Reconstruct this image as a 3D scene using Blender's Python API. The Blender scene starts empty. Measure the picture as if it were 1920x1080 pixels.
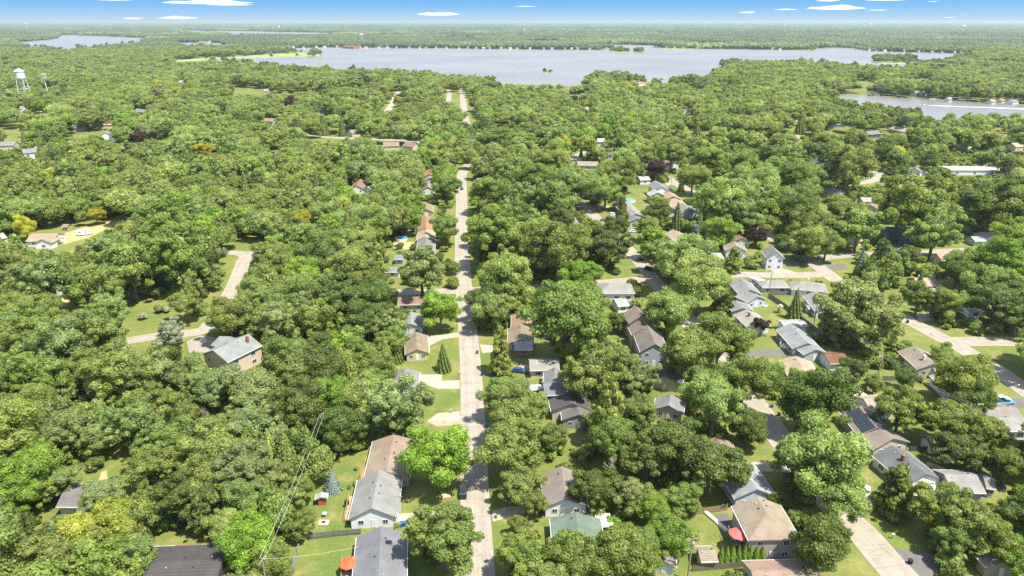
import bpy, math, random, re
import numpy as np
from mathutils import Vector, Matrix
R = math.radians
random.seed(7)
SC = bpy.context.scene
HAZE = 6.3e-5
COL = SC.collection

# ------------------------------------------------------------------ camera, light, sky
CAM_H = 100.0
FPX = 1280.0                                  # focal length in photo pixels (24 mm on 36 mm)
PITCH = math.atan((540 - 39.5) / FPX)
cd = bpy.data.cameras.new('camera')
cd.lens = 24.0; cd.sensor_width = 36.0; cd.clip_start = 1.0; cd.clip_end = 120000.0
cam = bpy.data.objects.new('camera', cd); COL.objects.link(cam)
cam.location = (0, 0, CAM_H); cam.rotation_euler = (math.pi / 2 - PITCH, 0, 0)
SC.camera = cam

SUN_V = Vector((0.37, -0.24, 0.90)).normalized()
SUN_EL = math.asin(SUN_V.z); SUN_ROT = math.atan2(SUN_V.x, SUN_V.y)
sl = bpy.data.lights.new('sun', 'SUN'); sl.energy = 4.3; sl.angle = R(0.53); sl.color = (1.0, 0.95, 0.84)
so = bpy.data.objects.new('sun', sl); COL.objects.link(so)
so.rotation_euler = SUN_V.to_track_quat('Z', 'Y').to_euler(); so.location = (0, 0, 400)

world = bpy.data.worlds.new('World'); SC.world = world; world.use_nodes = True
wt = world.node_tree; wt.nodes.clear()
wo = wt.nodes.new('ShaderNodeOutputWorld'); bg = wt.nodes.new('ShaderNodeBackground')
sky = wt.nodes.new('ShaderNodeTexSky'); sky.sky_type = 'NISHITA'; sky.sun_disc = False
sky.sun_elevation = SUN_EL; sky.sun_rotation = SUN_ROT; sky.air_density = 1.0; sky.dust_density = 0.2; sky.ozone_density = 2.0
sky.altitude = 300
skh = wt.nodes.new('ShaderNodeHueSaturation'); skh.inputs['Saturation'].default_value = 0.62; wt.links.new(sky.outputs['Color'], skh.inputs['Color'])
bg.inputs['Strength'].default_value = 0.14
# the first two degrees above the horizon deepen quickly from pale to clear blue; higher up the physical sky takes over
geo = wt.nodes.new('ShaderNodeTexCoord'); sep = wt.nodes.new('ShaderNodeSeparateXYZ')
mr = wt.nodes.new('ShaderNodeMapRange'); mr.inputs['From Min'].default_value = -0.001; mr.inputs['From Max'].default_value = 0.14
cr = wt.nodes.new('ShaderNodeValToRGB')
KS = 1.0 / 0.14 / 2 ** 1.35
def skc(*c): return tuple(((v / 255.0) ** 2.2) for v in c) + (1,)
cr.color_ramp.elements[0].position = 0.0; cr.color_ramp.elements[0].color = skc(190, 214, 240)
cr.color_ramp.elements[1].position = 1.0; cr.color_ramp.elements[1].color = skc(176, 204, 232)
for p_, c_ in ((0.04, (176, 211, 245)), (0.12, (140, 198, 248)), (0.23, (104, 182, 249)), (0.34, (110, 180, 245)), (0.55, (160, 198, 236))):
    e = cr.color_ramp.elements.new(p_); e.color = skc(*c_)
scl = wt.nodes.new('ShaderNodeVectorMath'); scl.operation = 'SCALE'; scl.inputs['Scale'].default_value = KS
mx = wt.nodes.new('ShaderNodeMix'); mx.data_type = 'RGBA'
mr2 = wt.nodes.new('ShaderNodeMapRange'); mr2.inputs['From Min'].default_value = 0.12; mr2.inputs['From Max'].default_value = 0.4
L_ = wt.links.new
L_(geo.outputs['Generated'], sep.inputs[0]); L_(sep.outputs['Z'], mr.inputs['Value']); L_(mr.outputs['Result'], cr.inputs['Fac'])
L_(cr.outputs['Color'], scl.inputs[0]); L_(sep.outputs['Z'], mr2.inputs['Value']); L_(mr2.outputs['Result'], mx.inputs['Factor'])
L_(scl.outputs[0], mx.inputs['A']); L_(skh.outputs['Color'], mx.inputs['B'])
L_(mx.outputs['Result'], bg.inputs['Color']); L_(bg.outputs[0], wo.inputs['Surface'])

vs = SC.view_settings; vs.view_transform = 'Standard'; vs.look = 'None'; vs.gamma = 1.0; vs.exposure = 1.35
vs.use_curve_mapping = False
cy = SC.cycles
cy.use_denoising = False; cy.max_bounces = 8; cy.diffuse_bounces = 4; cy.glossy_bounces = 2; cy.transmission_bounces = 3
cy.volume_bounces = 3; cy.transparent_max_bounces = 6; cy.use_adaptive_sampling = True; cy.adaptive_threshold = 0.01
cy.caustics_reflective = False; cy.caustics_refractive = False
cy.volume_max_steps = 64

# ------------------------------------------------------------------ projection helpers
CP, SP = math.cos(PITCH), math.sin(PITCH)
def G(x, y, z=0.0):
    """the point at height z that photo pixel (x, y) shows"""
    u, v = (x - 960) / FPX, (y - 540) / FPX
    dx, dy, dz = u, CP - v * SP, -(SP + v * CP)
    t = (z - CAM_H) / dz
    return Vector((dx * t, dy * t, z))
def to_px(X, Y, Z):
    """photo pixel of points (arrays)"""
    d = Y * CP + (CAM_H - Z) * SP
    up = -(CAM_H - Z) * CP + Y * SP
    return 960 + FPX * X / d, 540 - FPX * up / d, d

# ------------------------------------------------------------------ object helpers
def tag(o, label=None, cat=None, group=None, kind=None):
    if label: o['label'] = label
    if cat: o['category'] = cat
    if group: o['group'] = group
    if kind: o['kind'] = kind
    return o
def empty(name, loc, rz=0.0):
    o = bpy.data.objects.new(name, None); COL.objects.link(o); o.location = loc; o.rotation_euler = (0, 0, rz)
    o.empty_display_size = 1.0
    return o
class MB:
    def __init__(s): s.v = []; s.f = []; s.m = []
    def add(s, vs_, fs, mi=0):
        b = len(s.v); s.v += [tuple(p) for p in vs_]; s.f += [tuple(b + i for i in f) for f in fs]; s.m += [mi] * len(fs); return s
    def box(s, x0, x1, y0, y1, z0, z1, mi=0, M=None):
        p = [(x, y, z) for z in (z0, z1) for y in (y0, y1) for x in (x0, x1)]
        if M is not None: p = [tuple(M @ Vector(q)) for q in p]
        return s.add(p, [(0, 2, 3, 1), (4, 5, 7, 6), (0, 1, 5, 4), (2, 6, 7, 3), (0, 4, 6, 2), (1, 3, 7, 5)], mi)
    def prism(s, poly, x0, x1, mi=0):
        n = len(poly)
        p = [(x0, a, b) for a, b in poly] + [(x1, a, b) for a, b in poly]
        fs = [(i, (i + 1) % n, n + (i + 1) % n, n + i) for i in range(n)] + [tuple(range(n))[::-1], tuple(range(n, 2 * n))]
        return s.add(p, fs, mi)
    def tube(s, a, b, ra, rb, n=6, mi=0, cap=True):
        a = Vector(a); b = Vector(b); d = b - a
        if d.length < 1e-6: return s
        q = d.to_track_quat('Z', 'Y'); ps = []
        for c, r in ((a, ra), (b, rb)):
            for k in range(n):
                t = 2 * math.pi * k / n
                ps.append(c + q @ Vector((math.cos(t) * r, math.sin(t) * r, 0)))
        fs = [(k, (k + 1) % n, n + (k + 1) % n, n + k) for k in range(n)]
        if cap: fs += [tuple(range(n))[::-1], tuple(range(n, 2 * n))]
        return s.add(ps, fs, mi)
    def mesh(s, name, mats, smooth=False):
        me = bpy.data.meshes.new(name); me.from_pydata(s.v, [], s.f)
        for m in (mats if isinstance(mats, (list, tuple)) else [mats]): me.materials.append(m)
        if any(s.m): me.polygons.foreach_set('material_index', s.m)
        if smooth: me.polygons.foreach_set('use_smooth', [True] * len(s.f))
        me.update(); return me
    def build(s, name, mats, parent=None, smooth=False):
        return link(name, s.mesh(name, mats, smooth), parent)
def link(name, me, parent=None, loc=(0, 0, 0), rot=(0, 0, 0), scale=(1, 1, 1)):
    o = bpy.data.objects.new(name, me); COL.objects.link(o); o.location = loc; o.rotation_euler = rot; o.scale = scale
    if parent is not None: o.parent = parent
    return o
def copy_tree(o, parent=None):
    c = o.copy(); COL.objects.link(c)
    if parent is not None: c.parent = parent
    for ch in list(o.children): copy_tree(ch, c)
    return c

# ------------------------------------------------------------------ materials
def mat(name):
    m = bpy.data.materials.new(name); m.use_nodes = True
    nt = m.node_tree; b = nt.nodes['Principled BSDF']; return m, nt, b
def sock(b, *names):
    for n in names:
        if n in b.inputs: return b.inputs[n]
def plain(name, col, rough=0.7, spec=0.3, metal=0.0, var=0.0, scale=1.0):
    m, nt, b = mat(name)
    b.inputs['Roughness'].default_value = rough; b.inputs['Metallic'].default_value = metal
    sock(b, 'Specular IOR Level', 'Specular').default_value = spec
    if var > 0:
        tc = nt.nodes.new('ShaderNodeTexCoord'); no = nt.nodes.new('ShaderNodeTexNoise'); no.inputs['Scale'].default_value = scale
        no.inputs['Detail'].default_value = 6
        ra = nt.nodes.new('ShaderNodeValToRGB')
        ra.color_ramp.elements[0].position = 0.3; ra.color_ramp.elements[1].position = 0.7
        ra.color_ramp.elements[0].color = tuple(c * (1 - var) for c in col) + (1,)
        ra.color_ramp.elements[1].color = tuple(min(1, c * (1 + var)) for c in col) + (1,)
        nt.links.new(tc.outputs['Object'], no.inputs['Vector']); nt.links.new(no.outputs['Fac'], ra.inputs['Fac'])
        nt.links.new(ra.outputs['Color'], b.inputs['Base Color'])
    else:
        b.inputs['Base Color'].default_value = tuple(col) + (1,)
    return m
_mc = {}
def cmat(kind, col):
    """cached materials by kind and colour"""
    key = (kind, tuple(round(c, 3) for c in col))
    if key in _mc: return _mc[key]
    nm = kind
    if kind == 'shingle':
        m, nt, b = mat('shingle'); b.inputs['Roughness'].default_value = 0.85; sock(b, 'Specular IOR Level').default_value = 0.2
        N = nt.nodes.new; L = nt.links.new
        tc = N('ShaderNodeTexCoord'); n1 = N('ShaderNodeTexNoise'); n1.inputs['Scale'].default_value = 0.35; n1.inputs['Detail'].default_value = 5
        n2 = N('ShaderNodeTexNoise'); n2.inputs['Scale'].default_value = 4.0; n2.inputs['Detail'].default_value = 3
        wv = N('ShaderNodeTexWave'); wv.wave_type = 'BANDS'; wv.bands_direction = 'Z'; wv.inputs['Scale'].default_value = 1.6; wv.inputs['Distortion'].default_value = 1.5
        L(tc.outputs['Object'], n1.inputs['Vector']); L(tc.outputs['Object'], n2.inputs['Vector']); L(tc.outputs['Object'], wv.inputs['Vector'])
        a = N('ShaderNodeMath'); a.operation = 'MULTIPLY_ADD'; a.inputs[1].default_value = 0.55; L(n1.outputs['Fac'], a.inputs[0])
        a2 = N('ShaderNodeMath'); a2.operation = 'MULTIPLY_ADD'; a2.inputs[1].default_value = 0.5; a2.inputs[2].default_value = 0.0; L(n2.outputs['Fac'], a2.inputs[0]); L(a2.outputs[0], a.inputs[2])
        a3 = N('ShaderNodeMath'); a3.operation = 'MULTIPLY_ADD'; a3.inputs[1].default_value = 0.12; L(wv.outputs['Fac'], a3.inputs[0]); L(a.outputs[0], a3.inputs[2])
        ra = N('ShaderNodeValToRGB'); ra.color_ramp.elements[0].position = 0.3; ra.color_ramp.elements[1].position = 0.85
        ra.color_ramp.elements[0].color = (col[0]*.42, col[1]*.41, col[2]*.385, 1); ra.color_ramp.elements[1].color = (col[0]*.98, col[1]*.95, col[2]*.90, 1)
        L(a3.outputs[0], ra.inputs['Fac']); L(ra.outputs['Color'], b.inputs['Base Color'])
    elif kind == 'siding':
        m, nt, b = mat('siding'); b.inputs['Roughness'].default_value = 0.6; sock(b, 'Specular IOR Level').default_value = 0.25
        N = nt.nodes.new; L = nt.links.new
        tc = N('ShaderNodeTexCoord'); wv = N('ShaderNodeTexWave'); wv.wave_type = 'BANDS'; wv.bands_direction = 'Z'; wv.wave_profile = 'SAW'
        wv.inputs['Scale'].default_value = 1.6; n1 = N('ShaderNodeTexNoise'); n1.inputs['Scale'].default_value = 0.8; n1.inputs['Detail'].default_value = 6
        L(tc.outputs['Object'], wv.inputs['Vector']); L(tc.outputs['Object'], n1.inputs['Vector'])
        a = N('ShaderNodeMath'); a.operation = 'MULTIPLY_ADD'; a.inputs[1].default_value = 0.35; L(wv.outputs['Fac'], a.inputs[0]); L(n1.outputs['Fac'], a.inputs[2])
        ra = N('ShaderNodeValToRGB'); ra.color_ramp.elements[0].position = 0.3; ra.color_ramp.elements[1].position = 1.0
        ra.color_ramp.elements[0].color = tuple(c * 0.72 for c in col) + (1,); ra.color_ramp.elements[1].color = tuple(min(1, c * 0.93) for c in col) + (1,)
        L(a.outputs[0], ra.inputs['Fac']); L(ra.outputs['Color'], b.inputs['Base Color'])
    elif kind == 'wood':
        m = plain('weathered_wood', col, 0.8, 0.2, 0, 0.25, 3.0)
    elif kind == 'paint':
        m = plain('car_paint', col, 0.3, 0.5)
        sock(m.node_tree.nodes['Principled BSDF'], 'Coat Weight').default_value = 0.6
    else:
        m = plain(kind, col, 0.6, 0.3, 0, 0.08, 1.5)
    _mc[key] = m; return m
M_TRIM = plain('white_trim', (0.6, 0.6, 0.58), 0.5, 0.3, 0, 0.06, 2)
M_GLASS = plain('window_glass', (0.03, 0.04, 0.05), 0.08, 0.8)
M_DOOR = plain('door_paint', (0.62, 0.60, 0.56), 0.5, 0.3, 0, 0.05, 2)
M_GAR = plain('garage_door_panels', (0.68, 0.67, 0.64), 0.5, 0.3, 0, 0.05, 2)
M_BRICK = plain('chimney_brick', (0.24, 0.10, 0.07), 0.85, 0.2, 0, 0.25, 6)
M_METAL = plain('galvanised_metal', (0.45, 0.46, 0.47), 0.4, 0.5, 0.6, 0.1, 3)
M_DARK = plain('dark_metal', (0.03, 0.03, 0.032), 0.5, 0.4)
M_TYRE = plain('tyre_rubber', (0.02, 0.02, 0.02), 0.8, 0.2)
M_RIM = plain('wheel_alloy', (0.4, 0.4, 0.42), 0.35, 0.5, 0.8)
M_BARK = plain('bark', (0.13, 0.105, 0.08), 0.9, 0.1, 0, 0.3, 3)
M_PALEBARK = plain('pale_dead_wood', (0.36, 0.31, 0.26), 0.9, 0.1, 0, 0.25, 3)
M_LAMP = plain('headlight_lens', (0.7, 0.72, 0.75), 0.15, 0.7)

def leaf_mat(name, trans=0.48, spec=0.35, rough=0.5):
    m = bpy.data.materials.new(name); m.use_nodes = True; nt = m.node_tree; nt.nodes.clear()
    N = nt.nodes.new; L = nt.links.new
    out = N('ShaderNodeOutputMaterial'); pb = N('ShaderNodeBsdfPrincipled'); tr = N('ShaderNodeBsdfTranslucent'); mixs = N('ShaderNodeMixShader')
    at = N('ShaderNodeAttribute'); at.attribute_type = 'INSTANCER'; at.attribute_name = 'tone'
    av = N('ShaderNodeAttribute'); av.attribute_type = 'GEOMETRY'; av.attribute_name = 'v'
    hv = N('ShaderNodeHueSaturation')
    h = N('ShaderNodeMapRange'); h.inputs['To Min'].default_value = 0.499; h.inputs['To Max'].default_value = 0.479
    v = N('ShaderNodeMapRange'); v.inputs['To Min'].default_value = 0.66; v.inputs['To Max'].default_value = 1.42
    L(av.outputs['Fac'], h.inputs['Value']); L(av.outputs['Fac'], v.inputs['Value'])
    L(h.outputs['Result'], hv.inputs['Hue']); L(v.outputs['Result'], hv.inputs['Value']); L(at.outputs['Color'], hv.inputs['Color'])
    L(hv.outputs['Color'], pb.inputs['Base Color'])
    tint = N('ShaderNodeMix'); tint.data_type = 'RGBA'; tint.blend_type = 'MULTIPLY'; tint.inputs['Factor'].default_value = 1.0
    tint.inputs['B'].default_value = (1.35, 1.35, 0.7, 1); L(hv.outputs['Color'], tint.inputs['A']); L(tint.outputs['Result'], tr.inputs['Color'])
    pb.inputs['Roughness'].default_value = rough; sock(pb, 'Specular IOR Level').default_value = spec
    mixs.inputs[0].default_value = trans; L(pb.outputs[0], mixs.inputs[1]); L(tr.outputs[0], mixs.inputs[2]); L(mixs.outputs[0], out.inputs['Surface'])
    return m
M_LEAF = leaf_mat('leaves')
M_NEEDLE = leaf_mat('needles', 0.2, 0.2, 0.6)

def ground_mat():
    m, nt, b = mat('lawn_and_meadow'); b.inputs['Roughness'].default_value = 0.95; sock(b, 'Specular IOR Level').default_value = 0.1
    N = nt.nodes.new; L = nt.links.new
    tc = N('ShaderNodeTexCoord')
    def noise(s, d=5, r=0.55):
        n = N('ShaderNodeTexNoise'); n.inputs['Scale'].default_value = s; n.inputs['Detail'].default_value = d; n.inputs['Roughness'].default_value = r
        L(tc.outputs['Object'], n.inputs['Vector']); return n.outputs['Fac']
    def mixc(f, a, c):
        x = N('ShaderNodeMix'); x.data_type = 'RGBA'
        if isinstance(f, float): x.inputs['Factor'].default_value = f
        else: L(f, x.inputs['Factor'])
        for s_, vv in (('A', a), ('B', c)):
            if isinstance(vv, tuple): x.inputs[s_].default_value = vv + (1,)
            else: L(vv, x.inputs[s_])
        return x.outputs['Result']
    def ramp(f, a, c):
        x = N('ShaderNodeMapRange'); x.inputs['From Min'].default_value = a; x.inputs['From Max'].default_value = c; x.clamp = True; L(f, x.inputs['Value']); return x.outputs['Result']
    base = mixc(ramp(noise(0.045), 0.40, 0.60), (0.072, 0.118, 0.020), (0.158, 0.160, 0.040))
    dry = mixc(ramp(noise(0.13, 6, 0.65), 0.50, 0.66), base, (0.235, 0.19, 0.075))
    mid = mixc(ramp(noise(0.5, 6, 0.7), 0.42, 0.60), dry, (0.06, 0.10, 0.018))
    x0 = N('ShaderNodeMix'); x0.data_type = 'RGBA'; x0.inputs['Factor'].default_value = 0.40; L(dry, x0.inputs['A']); L(mid, x0.inputs['B'])
    fine = mixc(ramp(noise(2.2, 6, 0.75), 0.38, 0.62), (0.26, 0.26, 0.09), (0.06, 0.10, 0.02))
    x = N('ShaderNodeMix'); x.data_type = 'RGBA'; x.inputs['Factor'].default_value = 0.28; L(x0.outputs['Result'], x.inputs['A']); L(fine, x.inputs['B'])
    L(x.outputs['Result'], b.inputs['Base Color']); return m
M_GROUND = ground_mat()

def road_mat(name, col, crack=0.5):
    m, nt, b = mat(name); b.inputs['Roughness'].default_value = 0.9; sock(b, 'Specular IOR Level').default_value = 0.2
    N = nt.nodes.new; L = nt.links.new
    tc = N('ShaderNodeTexCoord'); uv = N('ShaderNodeUVMap')
    n1 = N('ShaderNodeTexNoise'); n1.inputs['Scale'].default_value = 0.25; n1.inputs['Detail'].default_value = 6; L(tc.outputs['Object'], n1.inputs['Vector'])
    n2 = N('ShaderNodeTexNoise'); n2.inputs['Scale'].default_value = 2.5; n2.inputs['Detail'].default_value = 6; L(tc.outputs['Object'], n2.inputs['Vector'])
    vo = N('ShaderNodeTexVoronoi'); vo.feature = 'DISTANCE_TO_EDGE'; vo.inputs['Scale'].default_value = 0.16; 
    nz = N('ShaderNodeTexNoise'); nz.inputs['Scale'].default_value = 0.6
    L(tc.outputs['Object'], nz.inputs['Vector'])
    md = N('ShaderNodeVectorMath'); md.operation = 'MULTIPLY_ADD'; md.inputs[1].default_value = (4, 4, 4); L(nz.outputs['Color'], md.inputs[0]); L(tc.outputs['Object'], md.inputs[2])
    L(md.outputs[0], vo.inputs['Vector'])
    ck = N('ShaderNodeMapRange'); ck.inputs['From Min'].default_value = 0.0; ck.inputs['From Max'].default_value = 0.03; ck.inputs['To Min'].default_value = 1 - crack * 0.45; ck.inputs['To Max'].default_value = 1.0
    L(vo.outputs['Distance'], ck.inputs['Value'])
    # wheel tracks along the road (u = across, 0..1)
    su = N('ShaderNodeSeparateXYZ'); L(uv.outputs['UV'], su.inputs[0])
    wa = N('ShaderNodeMath'); wa.operation = 'MULTIPLY'; wa.inputs[1].default_value = 4 * math.pi; L(su.outputs['X'], wa.inputs[0])
    wc = N('ShaderNodeMath'); wc.operation = 'COSINE'; L(wa.outputs[0], wc.inputs[0])
    s1 = N('ShaderNodeMath'); s1.operation = 'MULTIPLY_ADD'; s1.inputs[1].default_value = 0.055; s1.inputs[2].default_value = 0.68; L(wc.outputs[0], s1.inputs[0])
    s2 = N('ShaderNodeMath'); s2.operation = 'MULTIPLY_ADD'; s2.inputs[1].default_value = 0.36; L(n1.outputs['Fac'], s2.inputs[0]); L(s1.outputs[0], s2.inputs[2])
    s3 = N('ShaderNodeMath'); s3.operation = 'MULTIPLY_ADD'; s3.inputs[1].default_value = 0.3; L(n2.outputs['Fac'], s3.inputs[0]); L(s2.outputs[0], s3.inputs[2])
    s4 = N('ShaderNodeMath'); s4.operation = 'MULTIPLY'; L(s3.outputs[0], s4.inputs[0]); L(ck.outputs['Result'], s4.inputs[1])
    # sealed joints: one along the crown of the road, others across it
    def line(src, mul, width, dark):
        p = N('ShaderNodeMath'); p.operation = 'MULTIPLY'; p.inputs[1].default_value = mul; L(src, p.inputs[0])
        q = N('ShaderNodeMath'); q.operation = 'PINGPONG'; q.inputs[1].default_value = 0.5; L(p.outputs[0], q.inputs[0])
        r = N('ShaderNodeMapRange'); r.inputs['From Min'].default_value = 0.0; r.inputs['From Max'].default_value = width; r.inputs['To Min'].default_value = dark; r.inputs['To Max'].default_value = 1.0; L(q.outputs[0], r.inputs['Value']); return r.outputs['Result']
    w1 = line(su.outputs['X'], 2.0, 0.035, 0.72); w2 = line(su.outputs['Y'], 1.7, 0.03, 0.78)
    m1 = N('ShaderNodeMath'); m1.operation = 'MULTIPLY'; L(w1, m1.inputs[0]); L(w2, m1.inputs[1])
    m2 = N('ShaderNodeMath'); m2.operation = 'MULTIPLY'; L(s4.outputs[0], m2.inputs[0]); L(m1.outputs[0], m2.inputs[1])
    sc = N('ShaderNodeVectorMath'); sc.operation = 'SCALE'; sc.inputs[0].default_value = col; L(m2.outputs[0], sc.inputs['Scale'])
    L(sc.outputs[0], b.inputs['Base Color']); return m
M_ROAD = road_mat('sun_bleached_asphalt', (0.272, 0.238, 0.196))
M_DRIVE = road_mat('concrete_driveway', (0.33, 0.292, 0.238), 0.3)
M_ASPH = road_mat('dark_asphalt_driveway', (0.13, 0.122, 0.118), 0.3)
M_GRAVEL = plain('bare_dirt_and_gravel', (0.30, 0.245, 0.18), 0.95, 0.1, 0, 0.25, 0.8)

def water_mat():
    m, nt, b = mat('lake_water'); b.inputs['Base Color'].default_value = (0.16, 0.165, 0.18, 1); b.inputs['Roughness'].default_value = 0.32
    N = nt.nodes.new; L = nt.links.new
    tc = N('ShaderNodeTexCoord'); mp = N('ShaderNodeMapping'); mp.inputs['Scale'].default_value = (0.05, 0.2, 0.1)
    n = N('ShaderNodeTexNoise'); n.inputs['Scale'].default_value = 1.0; n.inputs['Detail'].default_value = 8
    bp = N('ShaderNodeBump'); bp.inputs['Strength'].default_value = 0.5; bp.inputs['Distance'].default_value = 1.0
    L(tc.outputs['Object'], mp.inputs['Vector']); L(mp.outputs[0], n.inputs['Vector']); L(n.outputs['Fac'], bp.inputs['Height']); L(bp.outputs[0], b.inputs['Normal'])
    n2 = N('ShaderNodeTexNoise'); n2.inputs['Scale'].default_value = 0.004; n2.inputs['Detail'].default_value = 3
    L(tc.outputs['Object'], n2.inputs['Vector']); ra = N('ShaderNodeValToRGB')
    ra.color_ramp.elements[0].color = (0.155, 0.150, 0.150, 1); ra.color_ramp.elements[1].color = (0.20, 0.192, 0.190, 1)
    ra.color_ramp.elements[0].position = 0.35; ra.color_ramp.elements[1].position = 0.65
    L(n2.outputs['Fac'], ra.inputs['Fac']); L(ra.outputs['Color'], b.inputs['Base Color'])
    return m
M_WATER = water_mat()
# ------------------------------------------------------------------ picture masks used only to decide where trees may stand
MW, MH = 480, 270
yy, xx = np.mgrid[0:MH, 0:MW]; MX = xx * 4 + 2.0; MY = yy * 4 + 2.0
def inpoly(px, py, poly):
    c = np.zeros(px.shape, bool); n = len(poly); j = n - 1
    for i in range(n):
        xi, yi = poly[i]; xj, yj = poly[j]
        if yi != yj:
            c ^= ((yi > py) != (yj > py)) & (px < (xj - xi) * (py - yi) / (yj - yi) + xi)
        j = i
    return c
CLEAR = np.zeros((MH, MW), bool)
def clear(*poly):
    global CLEAR
    xs = [p[0] for p in poly]; ys = [p[1] for p in poly]
    CLEAR |= inpoly(MX, MY, poly)
def quad_sheet(name, pts, z, m, kind='structure', parent=None):
    me = bpy.data.meshes.new(name); vs_ = [(p[0], p[1], z) for p in pts]
    me.from_pydata(vs_, [], [tuple(range(len(vs_)))])
    me.update()
    if me.polygons[0].normal.z < 0: me.flip_normals()
    me.materials.append(m); o = link(name, me, parent)
    if kind: o['kind'] = kind
    return o

# ------------------------------------------------------------------ ground and water
def make_ground():
    mb = MB(); X = 42000.0
    mb.add([(-X, -2000, 0), (X, -2000, 0), (X, 42000, 0), (-X, 42000, 0)], [(0, 1, 2, 3)])
    o = mb.build('ground', M_GROUND); o['kind'] = 'structure'
make_ground()
LAKE_MAIN = [(395,111),(430,117),(470,124),(530,131),(600,136),(680,139),(792,143),(870,150),(937,158),(985,158),(1035,160),(1070,162),
  (1092,158),(1110,150),(1172,148),(1242,156),(1272,152),(1325,154),(1342,142),(1355,133),(1350,126),(1362,118),(1435,121),(1515,121),
  (1595,128),(1640,131),(1690,132),(1725,124),(1765,118),(1790,108),(1830,102),(1765,99),(1700,98),(1652,96),(1622,95),(1615,90),(1530,90),(1525,95),
  (1440,93),(1340,92),(1242,90),(1235,85),(1160,84),(1133,83),(1130,94),(1040,93),(960,92),(850,91),(730,90),(600,89),(570,90),(503,91),(505,95.5),(600,96.5),(603,107),
  (480,107),(420,109)]
LAKE_LEFT = [(22,80),(30,86),(58,89),(84,88),(99,93),(135,92),(152,88),(187,88),(216,84),(250,82),(282,78),(277,71),(225,69),(165,67),(105,65),(100,72),(75,76),(25,79)]
LAKE_STRIP = [(318,80),(322,90),(375,88),(440,84),(435,81),(375,80)]
LAKE_FAR = [(290,56),(375,64),(480,66),(580,68),(640,65),(650,62),(480,59)]
CHANNEL = [(1555,176),(1615,178),(1715,185),(1777,188),(1840,193),(1920,196),(2000,199),(2000,222),(1920,222),(1810,222),(1757,228),(1730,226),(1700,214),(1660,206),(1600,204),(1575,196)]
CANAL = [(1178,160),(1240,166),(1300,166),(1305,176),(1230,178),(1178,172)]
FARPOND = [(1290,80),(1340,81),(1395,82),(1400,85),(1330,86),(1295,87)]
WATERS = [LAKE_MAIN, LAKE_LEFT, LAKE_STRIP, LAKE_FAR, CHANNEL, CANAL, FARPOND]
WG = []
for i, poly in enumerate(WATERS):
    pts = [G(x, max(y, 50)) for x, y in poly]; WG.append([(p.x, p.y) for p in pts])
    quad_sheet('water', pts, 0.06, M_WATER)
# visible water (tree tops must stay out of it)
for poly in ([(405,112),(480,118),(537,120),(580,124),(615,121),(630,128),(680,127),(792,131),(870,138),(937,143),(985,144),(1035,146),(1070,153),(1090,147),(1110,134),(1172,132),(1242,146),(1272,139),(1320,139),(1330,144),(1332,132),(1355,126),(1360,110),(1435,113),(1515,113),(1595,119),(1685,125),(1715,117),(1765,112),(1830,101),(1765,100),(1652,97),(1615,92),(1530,92),(1440,95),(1242,92),(1150,86),(1132,96),(960,94),(730,92),(505,93),(600,97),(601,107),(480,108)],
             LAKE_LEFT, [(322,82),(375,81),(435,82),(375,86)], [(300,57),(480,60),(645,62),(580,66),(480,65),(375,63)],
             [(1562,177),(1615,180),(1715,187),(1777,190),(1840,195),(1920,198),(1920,215),(1870,212),(1810,210),(1757,214),(1747,222),(1738,204),(1700,200),(1630,191),(1615,198),(1595,183),(1575,184)]):
    clear(*poly)
def land(name, poly, z=0.14, m=None):
    pts = [G(x, y) for x, y in poly]
    return quad_sheet(name, pts, z, m or M_GROUND)
M_MARSH = plain('marsh_grass', (0.21, 0.25, 0.10), 0.95, 0.1, 0, 0.3, 0.02)
clear((318,116),(400,105),(480,99),(540,96),(603,96),(604,109),(480,110),(400,113),(340,118))
PENINSULA = [(325,113),(400,108),(470,104),(540,99),(598,98),(600,106),(480,108.5),(420,111),(380,114),(335,116)]
land('peninsula', PENINSULA, 0.14, M_MARSH)
ISLES = [[(1140,98),(1150,94),(1175,93),(1190,96),(1206,97),(1195,99),(1160,99.5)], [(1017,136),(1024,134.5),(1035,136),(1030,137.5),(1020,137.5)],
         [(1640,117),(1660,112),(1690,110),(1718,112),(1712,118),(1685,121),(1655,120)], [(1242,91),(1295,90),(1320,92),(1295,93),(1245,93)]]
for p in ISLES: land('island', p, 0.14, M_MARSH)
for p in ([(205,89),(240,85),(230,84)], [(300,113),(420,108),(330,118),(300,118)]): pass

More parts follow.
